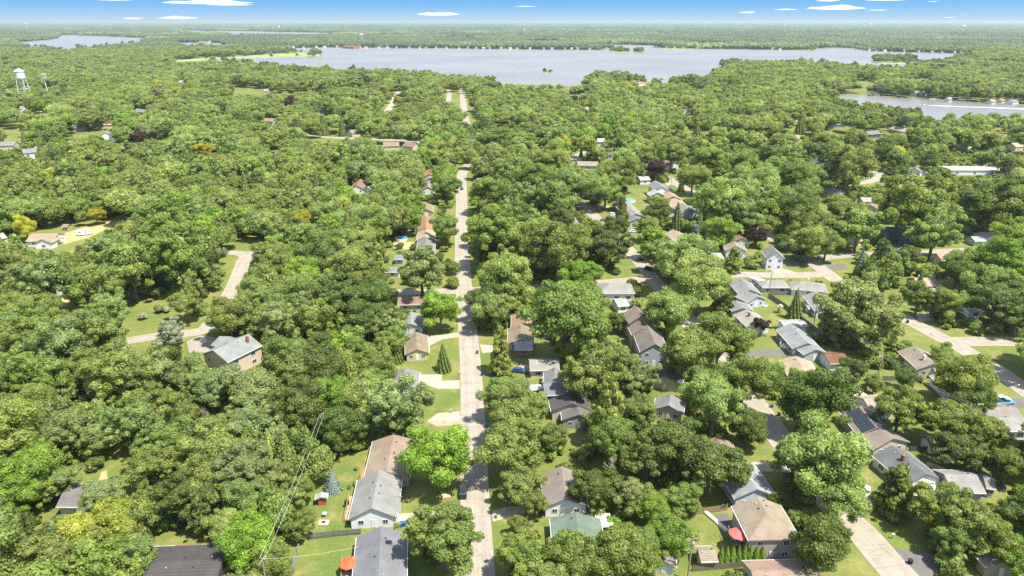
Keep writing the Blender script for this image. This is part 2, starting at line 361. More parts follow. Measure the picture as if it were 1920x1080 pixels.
# ------------------------------------------------------------------ roads
ROADS = []          # centreline points on the ground and half width, for keeping trunks off
def catmull(pts, n=6):
    P = [pts[0]] + list(pts) + [pts[-1]]; out = []
    for i in range(1, len(P) - 2):
        a, b, c, d = P[i-1], P[i], P[i+1], P[i+2]
        for k in range(n):
            t = k / n
            out.append(tuple(0.5 * (2*b[j] + (c[j]-a[j])*t + (2*a[j]-5*b[j]+4*c[j]-d[j])*t*t + (-a[j]+3*b[j]-3*c[j]+d[j])*t**3) for j in range(2)))
    out.append(tuple(pts[-1])); return out
def ribbon(name, px, w, m, z=0.05, smooth=True, kind='structure'):
    g = [tuple(G(x, y)[:2]) for x, y in px]
    if smooth and len(g) > 2: g = catmull(g)
    vs_, fs, uv = [], [], []; d = 0
    for i, p in enumerate(g):
        a = g[max(0, i-1)]; b = g[min(len(g)-1, i+1)]
        t = Vector((b[0]-a[0], b[1]-a[1])); t.normalize() if t.length else None; nrm = Vector((-t.y, t.x))
        ww = w[0] + (w[1]-w[0]) * i/(len(g)-1) if isinstance(w, tuple) else w
        if i: d += math.hypot(p[0]-g[i-1][0], p[1]-g[i-1][1])
        vs_ += [(p[0]+nrm.x*ww/2, p[1]+nrm.y*ww/2, z), (p[0]-nrm.x*ww/2, p[1]-nrm.y*ww/2, z)]; uv += [(0, d/10), (1, d/10)]
        ROADS.append((p[0], p[1], ww/2))
    for i in range(len(g)-1): fs.append((2*i, 2*i+1, 2*i+3, 2*i+2))
    me = bpy.data.meshes.new(name); me.from_pydata(vs_, [], fs); me.update()
    if me.polygons[0].normal.z < 0: me.flip_normals()
    u = me.uv_layers.new(name='UVMap')
    for l in me.loops: u.data[l.index].uv = uv[l.vertex_index]
    me.materials.append(m); o = link(name, me); o['kind'] = kind
    # densify for trunk clearance
    for i in range(len(g)-1):
        L_ = math.hypot(g[i+1][0]-g[i][0], g[i+1][1]-g[i][1]); ww = (max(w) if isinstance(w, tuple) else w)
        for k in range(1, int(L_/3)): t = k/int(L_/3); ROADS.append((g[i][0]+(g[i+1][0]-g[i][0])*t, g[i][1]+(g[i+1][1]-g[i][1])*t, ww/2))
    return o
def patch(name, px, m, z=0.035):
    """a sheet of paving or dirt outlined on the ground"""
    pts = [G(x, y) for x, y in px]
    me = bpy.data.meshes.new(name); me.from_pydata([(p.x, p.y, z) for p in pts], [], [tuple(range(len(pts)))]); me.update()
    if me.polygons[0].normal.z < 0: me.flip_normals()
    u = me.uv_layers.new(name='UVMap')
    for l in me.loops: u.data[l.index].uv = (0.25, 0.15)
    me.materials.append(m); o = link(name, me); o['kind'] = 'structure'
    c = sum((Vector((p.x, p.y)) for p in pts), Vector((0, 0)))/len(pts); r = min((Vector((p.x, p.y))-c).length for p in pts)
    ROADS.append((c.x, c.y, r*0.8)); return o

ribbon('road', [(902,1130),(897,1080),(891,950),(884,715),(875.5,602),(868.5,520),(865.5,445),(865.5,385),(865.5,352),(866,330),(871,318),(879,308),(893,300)], 6.6, M_ROAD)
ribbon('road', [(893,300),(880,255),(872,220),(869,195),(866,165)], 8.0, M_ROAD, 0.046)
ribbon('road', [(838,195),(842,182),(841,168)], 7, M_ROAD, 0.046)
ribbon('road', [(722,214),(735,195),(744,176),(750,166)], 8, M_DRIVE, 0.046)
ribbon('road', [(470,250),(560,254),(640,259),(720,262),(800,268)], 8.0, M_ROAD, 0.046)
ribbon('road', [(700,548),(757,548),(820,547),(866,545)], 6.4, M_ROAD, 0.046)
ribbon('road', [(868,545),(910,543),(970,540),(1040,537),(1110,532),(1165,527),(1212,523)], 6.4, M_ROAD, 0.046)
ribbon('road', [(1085,378),(1105,396),(1128,420),(1140,433),(1172,462),(1203,495),(1228,528),(1262,566),(1298,607),(1350,670),(1388,720),(1425,770),(1470,832),(1515,885),(1565,950),(1617,1000),(1660,1050),(1715,1110)], (6.4, 7.4), M_ROAD)
ribbon('road', [(1225,312),(1250,332),(1275,348),(1305,365),(1345,386),(1392,413),(1440,441),(1490,472),(1528,495),(1565,523),(1610,552),(1660,578),(1712,605),(1762,632),(1815,660),(1885,705),(1940,745)], 7.0, M_ROAD)
ribbon('road', [(1300,522),(1380,515),(1440,516),(1500,516),(1552,513)], 6.6, M_ROAD, 0.046)
ribbon('road', [(1790,641),(1850,640),(1930,641)], 7.0, M_ROAD, 0.046)
ribbon('road', [(1535,484),(1600,478),(1680,476),(1760,472),(1830,468),(1930,462)], 6.4, M_ROAD, 0.046)
ribbon('road', [(1480,352),(1525,366),(1560,382),(1610,396),(1660,402),(1720,404)], 6.4, M_ROAD, 0.046)
ribbon('road', [(1595,345),(1625,342),(1648,333),(1650,324),(1620,322)], 6.4, M_ROAD, 0.046)
ribbon('road', [(1040,300),(1075,296),(1090,287),(1105,284)], 6.4, M_ROAD, 0.046)
ribbon('road', [(560,463),(520,466),(487,471),(462,484),(452,505),(440,535),(425,562),(405,590),(392,612),(372,622),(330,627),(285,632),(235,640)], (7.0, 6.0), M_ROAD)
ribbon('road', [(462,480),(445,474),(415,474)], 6.0, M_ROAD, 0.046)
# driveways and yards
DR = [([(786,702),(829,702),(829,714),(862,713),(862,729),(820,729),(800,722),(786,712)], M_DRIVE), ([(800,790),(820,775),(862,771),(864,786),(815,790)], M_DRIVE),
      ([(788,650),(797,632),(828,628),(860,623),(860,632),(830,636),(800,651)], M_DRIVE), ([(748,985),(750,963),(800,960),(868,948),(868,962),(810,972),(790,990)], M_DRIVE),
      ([(922,958),(955,950),(985,948),(985,962),(955,970),(924,978)], M_DRIVE), ([(900,646),(925,648),(925,660),(905,662)], M_DRIVE), ([(905,692),(925,696),(925,708),(908,706)], M_ASPH),
      ([(963,691),(975,684),(993,684),(993,698),(964,698)], M_DRIVE), ([(800,790),(868,786),(868,795),(820,800)], M_GRAVEL),
      ([(1400,668),(1400,658),(1450,655),(1485,657),(1500,668),(1470,668)], M_ASPH), ([(1405,872),(1412,866),(1480,868),(1490,885),(1420,884)], M_DRIVE),
      ([(1562,950),(1585,955),(1605,985),(1590,990),(1568,975)], M_ASPH), ([(1650,1020),(1690,1030),(1760,1040),(1790,1060),(1740,1080),(1690,1075)], M_ASPH),
      ([(1610,930),(1625,920),(1650,940),(1640,955),(1620,960)], M_DRIVE), ([(1545,496),(1580,494),(1590,504),(1556,508)], M_ASPH),
      ([(1440,503),(1470,504),(1500,513),(1455,513)], M_DRIVE), ([(1470,488),(1495,487),(1500,497),(1478,500)], M_ASPH),
      ([(1120,387),(1142,386),(1143,389),(1120,389)], M_DRIVE), ([(1128,405),(1150,404),(1160,409),(1130,410)], M_ASPH), ([(1165,434),(1195,432),(1215,438),(1172,440)], M_ASPH),
      ([(1245,340),(1262,338),(1270,345),(1250,348)], M_DRIVE), ([(1705,590),(1718,585),(1722,610),(1715,620)], M_ASPH), ([(1716,590),(1742,585),(1752,600),(1725,604)], M_DRIVE),
      ([(1070,296),(1085,288),(1090,300),(1075,305)], M_DRIVE), ([(1525,366),(1545,374),(1555,382),(1535,378)], M_DRIVE), ([(1680,455),(1697,455),(1700,475),(1682,475)], M_ASPH),
      ([(350,640),(372,630),(400,632),(415,645),(395,660),(355,662)], M_ROAD), ([(1880,745),(1925,748),(1925,765),(1880,760)], M_ASPH),
      ([(975,735),(998,738),(1010,755),(975,760)], M_GRAVEL), ([(1590,815),(1615,812),(1625,850),(1600,860)], M_ASPH), ([(1752,900),(1765,885),(1780,930),(1750,960),(1700,935),(1720,915)], M_GRAVEL),
      ([(1340,965),(1364,962),(1372,990),(1352,1000)], M_ASPH), ([(1420,1040),(1470,1035),(1480,1060),(1422,1062)], M_GRAVEL), ([(510,1090),(545,1045),(560,1045),(545,1090)], M_ASPH),
      ([(1275,600),(1312,598),(1318,608),(1280,614)], M_DRIVE), ([(0,492),(20,488),(25,497),(0,505)], M_DRIVE), ([(1380,630),(1403,622),(1410,632),(1388,640)], M_GRAVEL),
      ([(845,540),(870,525),(900,548),(866,562)], M_ROAD)]
for i, (px, m) in enumerate(DR): patch('driveway' if m in (M_DRIVE, M_ASPH) else 'bare_ground', px, m, 0.02 + 0.0006 * i)
patch('field', [(112,440),(150,428),(190,418),(234,401),(240,412),(205,428),(165,446),(120,458)], plain('dry_hay_field', (0.33, 0.27, 0.12), 0.95, 0.1, 0, 0.2, 0.3), 0.02)
for px in ([(738,455),(795,452),(797,464),(738,470)], [(98,560),(130,556),(128,574),(104,580)], [(190,885),(200,882),(202,898),(185,902)]):
    patch('field', px, plain('dry_lawn', (0.36, 0.28, 0.13), 0.95, 0.1, 0, 0.15, 0.5), 0.015)

# openings between the crowns, as the photo shows them
for p in ([(857,310),(885,308),(878,345),(876,520),(890,600),(905,715),(918,840),(925,950),(925,1080),(885,1080),(865,940),(862,715),(858,560),(853,430),(855,345)],
  [(800,725),(862,725),(862,770),(810,775)], [(770,640),(860,640),(862,715),(790,715),(755,685)], [(792,600),(860,605),(858,632),(795,635)], [(730,700),(862,700),(862,730),(780,730)], [(808,775),(862,768),(868,800),(815,790)],
  [(752,900),(860,915),(868,960),(752,965)], [(752,962),(800,958),(800,987),(750,987)], [(580,905),(640,900),(655,935),(650,1000),(575,1005)], [(545,1080),(575,1012),(672,1008),(668,1080)], [(615,855),(680,850),(675,905),(640,900)],
  [(287,1047),(330,1012),(440,1005),(430,1047)], [(922,945),(970,948),(965,978),(925,985)], [(922,985),(938,980),(936,1020),(925,1030)], [(918,912),(960,925),(960,950),(922,945)], [(893,612),(915,620),(925,665),(900,690)],
  [(965,660),(1035,658),(1018,700),(1010,735),(985,735),(968,700),(960,690)], [(425,468),(487,460),(487,480),(465,485),(450,520),(432,555),(405,560),(435,500),(420,480)], [(430,455),(480,440),(487,462),(425,468)],
  [(236,632),(240,585),(262,562),(312,560),(340,585),(372,598),(398,606),(392,640),(345,662),(350,640),(250,650)], [(40,436),(60,430),(120,422),(165,418),(238,400),(240,416),(170,447),(130,458),(128,470),(50,470)], [(98,555),(132,552),(130,575),(100,580)], [(8,240),(48,240),(45,265),(15,262)],
  [(195,840),(225,840),(225,862),(198,862)], [(175,885),(202,882),(202,908),(172,908)], [(1380,508),(1500,510),(1580,518),(1575,528),(1490,522),(1380,522)], [(1400,525),(1545,525),(1530,600),(1500,600),(1470,560),(1440,600),(1430,615),(1380,605),(1380,575)],
  [(1400,610),(1460,615),(1500,660),(1450,680),(1380,660),(1375,640)], [(1440,650),(1510,665),(1570,650),(1600,680),(1560,705),(1510,700),(1460,720)], [(1545,690),(1605,690),(1640,745),(1600,760),(1555,720)], [(1600,700),(1660,695),(1745,725),(1755,745),(1680,735),(1640,745)],
  [(1725,830),(1830,850),(1850,885),(1770,890),(1740,860)], [(1385,840),(1470,830),(1475,868),(1395,865)], [(1330,900),(1358,915),(1365,962),(1330,960)], [(1300,962),(1375,965),(1350,1030),(1310,1030),(1297,1000)], [(1555,945),(1600,935),(1700,1080),(1590,1080),(1572,1000)],
  [(1610,950),(1690,962),(1690,1020),(1660,1020)], [(1700,588),(1830,650),(1920,705),(1920,760),(1860,725),(1800,680),(1705,612)], [(1705,612),(1760,640),(1780,662),(1720,650)], [(1840,640),(1920,640),(1920,700),(1850,668)], [(1780,530),(1845,530),(1835,558),(1785,560)],
  [(1405,758),(1432,760),(1480,820),(1485,860),(1470,860),(1440,810)], [(1163,520),(1175,500),(1195,490),(1213,490),(1240,520),(1245,540),(1180,535)], [(1160,490),(1190,485),(1175,515)], [(1102,390),(1125,395),(1150,430),(1130,432)],
  [(1120,385),(1145,385),(1180,440),(1210,425),(1205,445),(1150,435)], [(1182,345),(1250,345),(1245,400),(1225,405),(1180,395)], [(1235,325),(1260,330),(1302,360),(1290,368),(1240,345)], [(1305,560),(1345,562),(1360,598),(1305,598)], [(1272,600),(1310,598),(1304,614),(1272,612)],
  [(1028,528),(1058,530),(1058,542),(1028,540)], [(757,541),(800,542),(845,538),(850,556),(757,553)], [(835,515),(858,500),(858,545),(830,545)], [(1440,442),(1500,480),(1520,488),(1505,505),(1440,500)], [(1545,478),(1600,472),(1590,500),(1550,500)], [(1522,360),(1550,375),(1530,377)],
  [(1622,320),(1655,320),(1652,340),(1620,345)], [(1702,343),(1735,345),(1730,351),(1702,351)], [(1745,465),(1822,466),(1815,477),(1745,478)], [(1605,396),(1685,400),(1685,408),(1605,405)], [(740,440),(785,440),(790,470),(740,472)], [(1255,465),(1300,470),(1290,480)],
  [(861,163),(872,163),(879,201),(865,203)], [(834,168),(848,168),(850,194),(836,194)], [(726,208),(738,178),(752,169),(748,200)], [(1080,284),(1100,284),(1080,302),(1070,300)], [(880,860),(925,860),(925,950),(865,950)], [(572,250),(650,254),(668,260),(600,264),(572,258)], [(515,278),(530,280),(528,292),(512,288)], [(700,262),(790,264),(790,274),(700,272)],
  [(140,235),(165,240),(165,255),(140,258)], [(1600,148),(1640,150),(1640,155),(1595,153)], [(1715,142),(1750,144),(1745,148),(1715,147)], [(980,72),(1100,75),(1100,78),(980,76)], [(325,108),(420,104),(420,113),(330,116)],
  [(1540,385),(1560,388),(1545,395)], [(1660,545),(1700,560),(1690,570)], [(1820,655),(1900,700),(1895,712),(1815,668)], [(1600,860),(1615,840),(1650,880),(1690,930),(1650,930)], [(1060,950),(1120,985),(1120,1005),(1060,1000)]):
    clear(*p)
_U = ['', 'first', 'second', 'third', 'fourth', 'fifth', 'sixth', 'seventh', 'eighth', 'ninth', 'tenth', 'eleventh', 'twelfth', 'thirteenth', 'fourteenth', 'fifteenth', 'sixteenth', 'seventeenth', 'eighteenth', 'nineteenth']
ORDW = list(_U)
for _t, _s in (('twenty', 'twentieth'), ('thirty', 'thirtieth'), ('forty', 'fortieth'), ('fifty', 'fiftieth'), ('sixty', 'sixtieth'), ('seventy', 'seventieth')):
    ORDW += [_s] + [_t + '-' + _U[_k] for _k in range(1, 10)]
# ------------------------------------------------------------------ houses
FOOT = []            # house footprints on the ground: x, y, half length, half width, angle
LMK = []             # landmarks for tree labels: x, y in the photo, words
MESHES = {}
def shared(key, fn):
    if key not in MESHES: MESHES[key] = fn()
    return MESHES[key]
def frame_mesh(w, h):
    def f():
        mb = MB(); t = 0.09
        for x0, x1, z0, z1 in ((-w/2-t, w/2+t, h/2, h/2+t), (-w/2-t, w/2+t, -h/2-t, -h/2), (-w/2-t, -w/2, -h/2, h/2), (w/2, w/2+t, -h/2, h/2), (-0.03, 0.03, -h/2, h/2)):
            mb.box(x0, x1, -0.05, 0.02, z0, z1)
        return mb.mesh('window', M_TRIM)
    return shared(('fr', w, h), f)
def pane_mesh(w, h):
    return shared(('pa', w, h), lambda: MB().box(-w/2, w/2, -0.02, 0.02, -h/2, h/2).mesh('pane', M_GLASS))
def window(root, x, y, z, ang, w=1.5, h=1.1):
    """ang: 0 = faces -y"""
    f = link('window', frame_mesh(w, h), root, (x, y, z), (0, 0, ang))
    link('pane', pane_mesh(w, h), f, (0, -0.005, 0)); return f
def roof_mesh(L, W, hr, ze, hip1, hip2, m, t=0.2):
    mb = MB(); a, b = L/2, W/2
    if not hip1 and not hip2:
        poly = [(-b, ze), (0, hr), (b, ze), (b, ze-t), (0, hr-t-0.03), (-b, ze-t)]
        n = 6; p = [(-a, y, z) for y, z in poly] + [(a, y, z) for y, z in poly]
        fs = [(i, (i+1) % n, n+(i+1) % n, n+i) for i in range(n)] + [(0, 5, 4, 1), (1, 4, 3, 2), (6, 7, 10, 11), (7, 8, 9, 10)]
        mb.add(p, fs)
    else:
        xa = -a - (b*0.95 if hip1 else 0); xb = a + (b*0.95 if hip2 else 0)
        p = [(xa, -b, ze), (xb, -b, ze), (xb, b, ze), (xa, b, ze), (-a, 0, hr), (a, 0, hr)] + [(xa, -b, ze-t), (xb, -b, ze-t), (xb, b, ze-t), (xa, b, ze-t)]
        mb.add(p, [(0, 1, 5, 4), (1, 2, 5), (2, 3, 4, 5), (3, 0, 4), (0, 6, 7, 1), (1, 7, 8, 2), (2, 8, 9, 3), (3, 9, 6, 0), (6, 9, 8, 7)])
    me = mb.mesh('roof', m); return me
def house(label, short, x1, y1, x2, y2, hr, W, hw, roof, wall, hip='', win=2, chim=None, gar=None, name='house', cat='house', trim=True, wing=None, door=True, cl=0.8, vents=2, group=None, dx=0.0):
    """ridge from photo pixel (x1,y1) (near end) to (x2,y2); hr ridge height, W roof width, hw eave height in metres"""
    a = G(x1, y1, hr); b = G(x2, y2, hr); c = (a+b)/2; d = b-a; L = d.length; rz = math.atan2(d.y, d.x)
    if dx: c += Vector((math.cos(rz+math.pi/2), math.sin(rz+math.pi/2), 0))*dx
    root = empty(name, (c.x, c.y, 0), rz)
    tag(root, label, cat, group)
    h1, h2 = '1' in hip, '2' in hip
    rm = cmat('shingle', roof); wm = cmat('siding', wall)
    r = link('roof', roof_mesh(L, W, hr, hw, h1, h2, rm), root)
    xa = -L/2 - (W/2*0.95 if h1 else 0); xb = L/2 + (W/2*0.95 if h2 else 0)
    far = c.length
    # walls
    o = 0.45; ya = W/2 - o; s = (hr-hw)/(W/2); he = hw + s*o - 0.23; xa2, xb2 = xa + o*0.8, xb - o*0.8
    mb = MB()
    p = [(xa2, -ya, 0), (xb2, -ya, 0), (xb2, ya, 0), (xa2, ya, 0), (xa2, -ya, he), (xb2, -ya, he), (xb2, ya, he), (xa2, ya, he)]
    fs = [(0, 1, 5, 4), (2, 3, 7, 6)]
    if h1: fs.append((3, 0, 4, 7)); 
    else: p.append((xa2, 0, hr-0.25)); fs.append((3, 0, 4, len(p)-1, 7))
    if h2: fs.append((1, 2, 6, 5))
    else: p.append((xb2, 0, hr-0.25)); fs.append((1, 2, 6, len(p)-1, 5))
    mb.add(p, fs); mb.build('wall', wm, root)
    FOOT.append((c.x, c.y, (xb-xa)/2 + 0.5, W/2 + 0.5, rz))
    if trim and far < 420:
        for s_ in (-1, 1): MB().box(xa, xb, s_*(W/2+.056)-.053, s_*(W/2+.056)+.053, hw-0.21, hw-0.02).build('gutter', M_TRIM, root)
    # windows on all sides, at storey heights
    storeys = [1.55] if hw < 4.2 else [1.5, 4.2]
    if win and far < 700:
        for zz in storeys:
            n = max(1, min(3, int((xb-xa)/4.5))) if win > 1 else 1
            for k in range(n):
                x = xa2 + (xb2-xa2)*(k+0.5)/n
                if not (gar == 'f' and k == 0 and zz < 3): window(root, x, -ya-0.01, zz, 0)
                window(root, x, ya+0.01, zz, math.pi)
            if gar != '1' or zz > 3:
                for q in ((-0.25, 0.25) if win > 1 else (0,)): window(root, xa2-0.01, q*W, zz, -math.pi/2, 1.0, 1.0)
            for q in ((-0.25, 0.25) if win > 1 else (0,)): window(root, xb2+0.01, q*W, zz, math.pi/2, 1.0, 1.0)
    if door and far < 420:
        dm = shared('door', lambda: MB().box(-0.48, 0.48, -0.06, 0.02, 0.15, 2.2).mesh('door', M_DOOR))
        dd = link('door', dm, root, (xa2-0.012, 0, 0), (0, 0, -math.pi/2)) if gar != '1' else link('door', dm, root, (xa2 + (xb2-xa2)*0.38, -ya-0.01, 0))
        link('handle', shared('hnd', lambda: MB().box(0.3, 0.4, -0.1, -0.05, 1.05, 1.15).mesh('handle', M_METAL)), dd)
    if gar and far < 420:
        gm = shared('gar', lambda: garage_mesh()); q = min(1.0, (W-2.2)/5.2)
        if gar == '1': link('garage_door', gm, root, (xa2-0.012, 0, 0), (0, 0, -math.pi/2), (q, 1, 1))
        elif gar == 'f': link('garage_door', gm, root, (xa2+3.2, -ya-0.012, 0), (0, 0, 0), (0.9, 1, 1))
        elif gar == 'b': link('garage_door', gm, root, (xa2+3.2, ya+0.012, 0), (0, 0, math.pi), (0.9, 1, 1))
    if chim is not None:
        cx, cyy = chim[0]*L, chim[1]*W; cm = MB(); cm.box(cx-0.4, cx+0.4, cyy-0.3, cyy+0.3, hw, hr+0.9)
        ch = cm.build('chimney', chim[2] if len(chim) > 2 else M_BRICK, r)
        MB().box(cx-0.46, cx+0.46, cyy-0.36, cyy+0.36, hr+0.903, hr+1.02).build('chimney_cap', M_METAL, root) if False else None
    if vents and far < 330:
        for k in range(vents):
            vx = (-0.3 + 0.6*k/max(1, vents-1))*L; vy = W*0.09*(1 if k % 2 else -1)*(1 if vents < 4 else 1); vz = hr - s*abs(vy)
            v = MB(); v.box(vx-0.16, vx+0.16, vy-0.16, vy+0.16, vz-0.1, vz+0.16); v.build('roof_vent', M_DARK if k % 3 else M_METAL, r)
    if wing:
        # a cross gable: centre along ridge, side (+1/-1), length out from the ridge, width, ridge height
        for (t, side, out, w2, h2r) in (wing if isinstance(wing[0], tuple) else (wing,)):
            e2 = hw - 0.006; wr = roof_mesh(out, w2, h2r, e2, False, False, rm, 0.19)
            link('wing_roof', wr, root, (t*L, side*out/2, 0), (0, 0, math.pi/2*side))
            yb = out - 0.4; wb = MB(); hh = w2/2 - 0.4
            s2 = (h2r-e2)/(w2/2); he2 = e2 + s2*0.4 - 0.23; y0 = ya - 0.3
            if yb > ya:
                p = [(-hh, y0, 0), (hh, y0, 0), (hh, yb, 0), (-hh, yb, 0), (-hh, y0, he2), (hh, y0, he2), (hh, yb, he2), (-hh, yb, he2), (0, yb, h2r-0.25)]
                wb.add(p, [(1, 2, 6, 5), (3, 0, 4, 7), (2, 3, 7, 8, 6)])
                wo_ = wb.build('wing_wall', wm, root); wo_.location = (t*L, 0, 0)
                if side < 0: wo_.rotation_euler = (0, 0, math.pi)
                f = window(wo_, 0, yb+0.01, 1.5, math.pi, 1.5, 1.1) if win else None
    # opening in the canopy
    if cl:
        px, py = [], []
        for sx in (xa, xb):
            for sy in (-W/2, W/2):
                for z in (1.0, hw):
                    q = Vector((c.x, c.y, 0)) + Matrix.Rotation(rz, 3, 'Z') @ Vector((sx*cl, sy*cl, 0)); X_, Y_, _ = to_px(q.x, q.y, z); px.append(X_); py.append(Y_)
        cxm, cym = sum(px)/len(px), sum(py)/len(py)
        pts = sorted(zip(px, py), key=lambda t: math.atan2(t[1]-cym, t[0]-cxm)); clear(*pts)
    X_, Y_, _ = to_px(c.x, c.y, hw)
    if short: LMK.append((X_, Y_, short))
    return root
def garage_mesh():
    mb = MB(); mb.box(-2.4, 2.4, -0.03, 0.02, 0.05, 2.25)
    for k in range(4): mb.box(-2.35, 2.35, -0.05, -0.033, 0.1+k*0.53, 0.56+k*0.53)
    return mb.mesh('garage_door', M_GAR)

GR = (0.23, 0.235, 0.24); GD = (0.13, 0.135, 0.145); GB = (0.19, 0.20, 0.225); BR = (0.27, 0.215, 0.165); TN = (0.40, 0.32, 0.24); DK = (0.09, 0.085, 0.085); RB = (0.26, 0.17, 0.14); RU = (0.20, 0.10, 0.065); LG = (0.36, 0.37, 0.37); OR = (0.36, 0.20, 0.12); GN = (0.15, 0.21, 0.17)
WW = (0.74, 0.75, 0.76); WB = (0.46, 0.54, 0.64); WE = (0.52, 0.47, 0.38); WT = (0.42, 0.35, 0.27); WG_ = (0.40, 0.42, 0.46); WS = (0.09, 0.11, 0.15); WY = (0.55, 0.50, 0.31); WR = (0.24, 0.08, 0.05)
T = house
# --- left of the main street, from the foreground up
hA = T('white ranch house with a wide light grey gable roof beside the parked black car', 'the white grey-roofed gable house', 697,953, 711,880, 5.4,10.2,2.7, (0.26,0.265,0.265),WW, chim=None, vents=7, wing=(-0.18,-1,5.6,5.5,4.6), gar=None)
hB = T('slate grey roofed house below the grey picket fence at the bottom edge', 'the slate grey roof by the picket fence', 708,1100, 715,986, 5.0,10.2,2.7, GB,WG_, vents=3)
hC = T('brown roofed house with a long orange wooden deck on its garden side', 'the brown roof with the wooden deck', 724,884, 738,814, 4.6,10.6,2.7, (0.30,0.24,0.19),WT, vents=5, wing=None)
hD = T('small grey gable roof at the top end of the wide concrete driveway', 'the small grey roof above the concrete driveway', 755,720, 760,689, 4.3,8.6,2.6, GR,WW, gar=None)
hE = T('tan roofed bungalow with a cream gable, next to the conical spruce on the lawn', 'the tan roof beside the lawn spruce', 782,655, 780,622, 4.2,7.6,2.6, BR,WY)
hF = T('pale blue house with a mottled grey roof, between the tan and the red-brown roofs', 'the pale blue house', 770,607, 771,584, 4.4,8.6,2.7, (0.27,0.29,0.30),WB, chim=None)
hG = T('long red-brown roof facing the side street with beige walls and clipped shrubs', 'the long red-brown roof', 746,557, 801,556, 4.2,8.0,2.7, RB,WE)
T('white walled garage with a grey roof under the lime green tree', 'the white garage by the lime tree', 724,501, 751,501, 3.6,6.5,2.5, GR,WW, win=1)
T('grey flat-looking garage below the pool garden', '', 740,478, 758,478, 3.6,6.0,2.5, GR,WG_, win=1)
T('grey house with a shaded roof just below the pale tan roof', 'the shaded grey roof', 797,466, 800,444, 4.6,8.5,2.7, GR,WG_)
T('pale tan roofed house between the grey and the orange-brown roofs', 'the pale tan roof', 797,444, 800,428, 4.6,9.0,2.7, TN,WE)
T('orange-brown roofed house in the row left of the street', 'the orange-brown roof', 798,427, 799,404, 4.6,8.0,2.7, OR,WT)
T('small brown house with a beige gable wall, above the orange-brown roof', 'the small brown house', 799,392, 799,379, 4.6,8.0,2.7, BR,WE)
T('long grey-brown roofed house with a white front, near the top of the row', 'the white fronted grey-brown roof', 802,350, 806,329, 5.0,9.5,2.8, (0.28,0.24,0.21),WW)
T('reddish roof at the head of the row where the street bends', 'the reddish roof at the bend', 806,326, 807,316, 4.5,8.0,2.7, OR,WE)
T('white gable house with a red-brown roof deep in the trees', 'the white gable in the wood', 668,347, 676,335, 5.5,9.0,2.8, RB,WW)
T('low white roof showing through the trees beside the white gable', '', 688,350, 700,346, 4.5,7.0,2.8, LG,WW, cl=0.5)
# --- left wood
hM = T('big tan two storey house with a blue-grey roof at the end of the curved drive', 'the big tan house', 399,657, 466,626, 8.2,11.5,5.6, (0.24,0.265,0.265),(.58,.48,.36), chim=(0.3,-0.22), vents=4, wing=(0.18,1,8.5,7.5,7.2))
T('broad dark hip roof cut off by the bottom edge with a wooden deck rail behind', 'the dark hip roof at the bottom', 290,1054, 418,1049, 5.0,13.5,2.8, (0.085,0.078,0.080),WT, hip='1', vents=4, win=1)
T('grey roof almost buried in the trees of the lower left wood', 'the buried grey roof', 122,913, 194,914, 4.8,8.0,2.7, (0.19,0.18,0.185),WE, cl=0.75)
T('house with a tan L-shaped roof and white gable beside the hay field', 'the tan L-shaped house', 58,438, 110,437, 5.0,11.0,2.9, (0.34,0.265,0.20),WW, wing=(0.28,-1,9.5,8.5,4.9))
T('white cottage wall cut off by the left edge beside the hay field', '', -14,440, 6,436, 4.5,8.0,2.8, LG,WW)
T('tiny brown shed at the foot of the hay field', '', 118,420, 130,420, 3.0,4.0,2.2, BR,WT, name='shed', cat='shed', win=0, door=False)
T('two storey white-blue house with a grey roof on the yellow lawn', 'the white-blue two storey house', 40,280, 70,277, 8.5,9.0,5.8, GR,(0.62,0.66,0.74), chim=(0.42,0.1,M_TRIM))
T('white and grey house half hidden above the small dry lawn', 'the half hidden white house', 92,541, 118,537, 4.5,8.0,2.7, GR,WW, cl=0.6)
T('white roof corner peeping out at the left edge', '', -20,505, 4,500, 4.5,8.0,2.7, LG,WW, cl=0.5)
# --- right of the main street
T('red-brown roof between two big maples close to the street', 'the red-brown roof between the maples', 984,605, 984,577, 4.6,9.5,2.7, (0.33,0.22,0.17),WE)
T('brown roof with tree shadows directly below the red-brown one', 'the shaded brown roof', 976,636, 977,607, 4.5,8.8,2.7, BR,WT)
T('low light grey garage roof with a brick wall above the backyard lawn', 'the light grey garage roof', 964,640, 999,640, 3.8,7.5,2.6, LG,RB, win=1)
hH = T('beige ranch house with a pale grey roof behind the blue car', 'the beige ranch behind the blue car', 992,675, 1048,674, 4.4,7.5,2.8, (0.30,0.29,0.27),WE, vents=2)
T('grey roofed house seen end-on right of the backyard lawn', 'the end-on grey roof', 1040,716, 1040,688, 4.6,6.5,2.8, GR,WG_)
T('dark slate-blue walled house in deep tree shade', 'the dark slate house', 1018,718, 1062,716, 4.8,8.0,3.0, GB,WS)
T('shaded dark roof with a beige gable and a row of windows', 'the dark roof with the beige gable', 1072,757, 1066,735, 5.2,11.0,3.0, DK,WE, hip='')
T('grey shingled gable under the pine below the dark roof', '', 1086,777, 1084,762, 4.6,9.0,2.8, (0.16,0.155,0.15),(0.30,0.29,0.26))
hT1 = T('tall tan two storey house with a steep brown roof, back one of the stepped row', 'the tall tan house', 1206,590, 1190,573, 9.0,9.5,6.0, (0.24,0.19,0.16),(0.44,0.36,0.26), trim=False)
hT2 = T('lower brown roof joined between the tan and the grey tall houses', '', 1207,616, 1199,602, 7.4,7.5,5.2, (0.22,0.175,0.15),(0.42,0.35,0.26))
hT3 = T('tall blue-grey house with white roof edges, front one of the stepped row', 'the tall blue-grey house', 1229,645, 1213,608, 8.0,9.0,5.2, (0.20,0.175,0.165),(0.38,0.41,0.45))
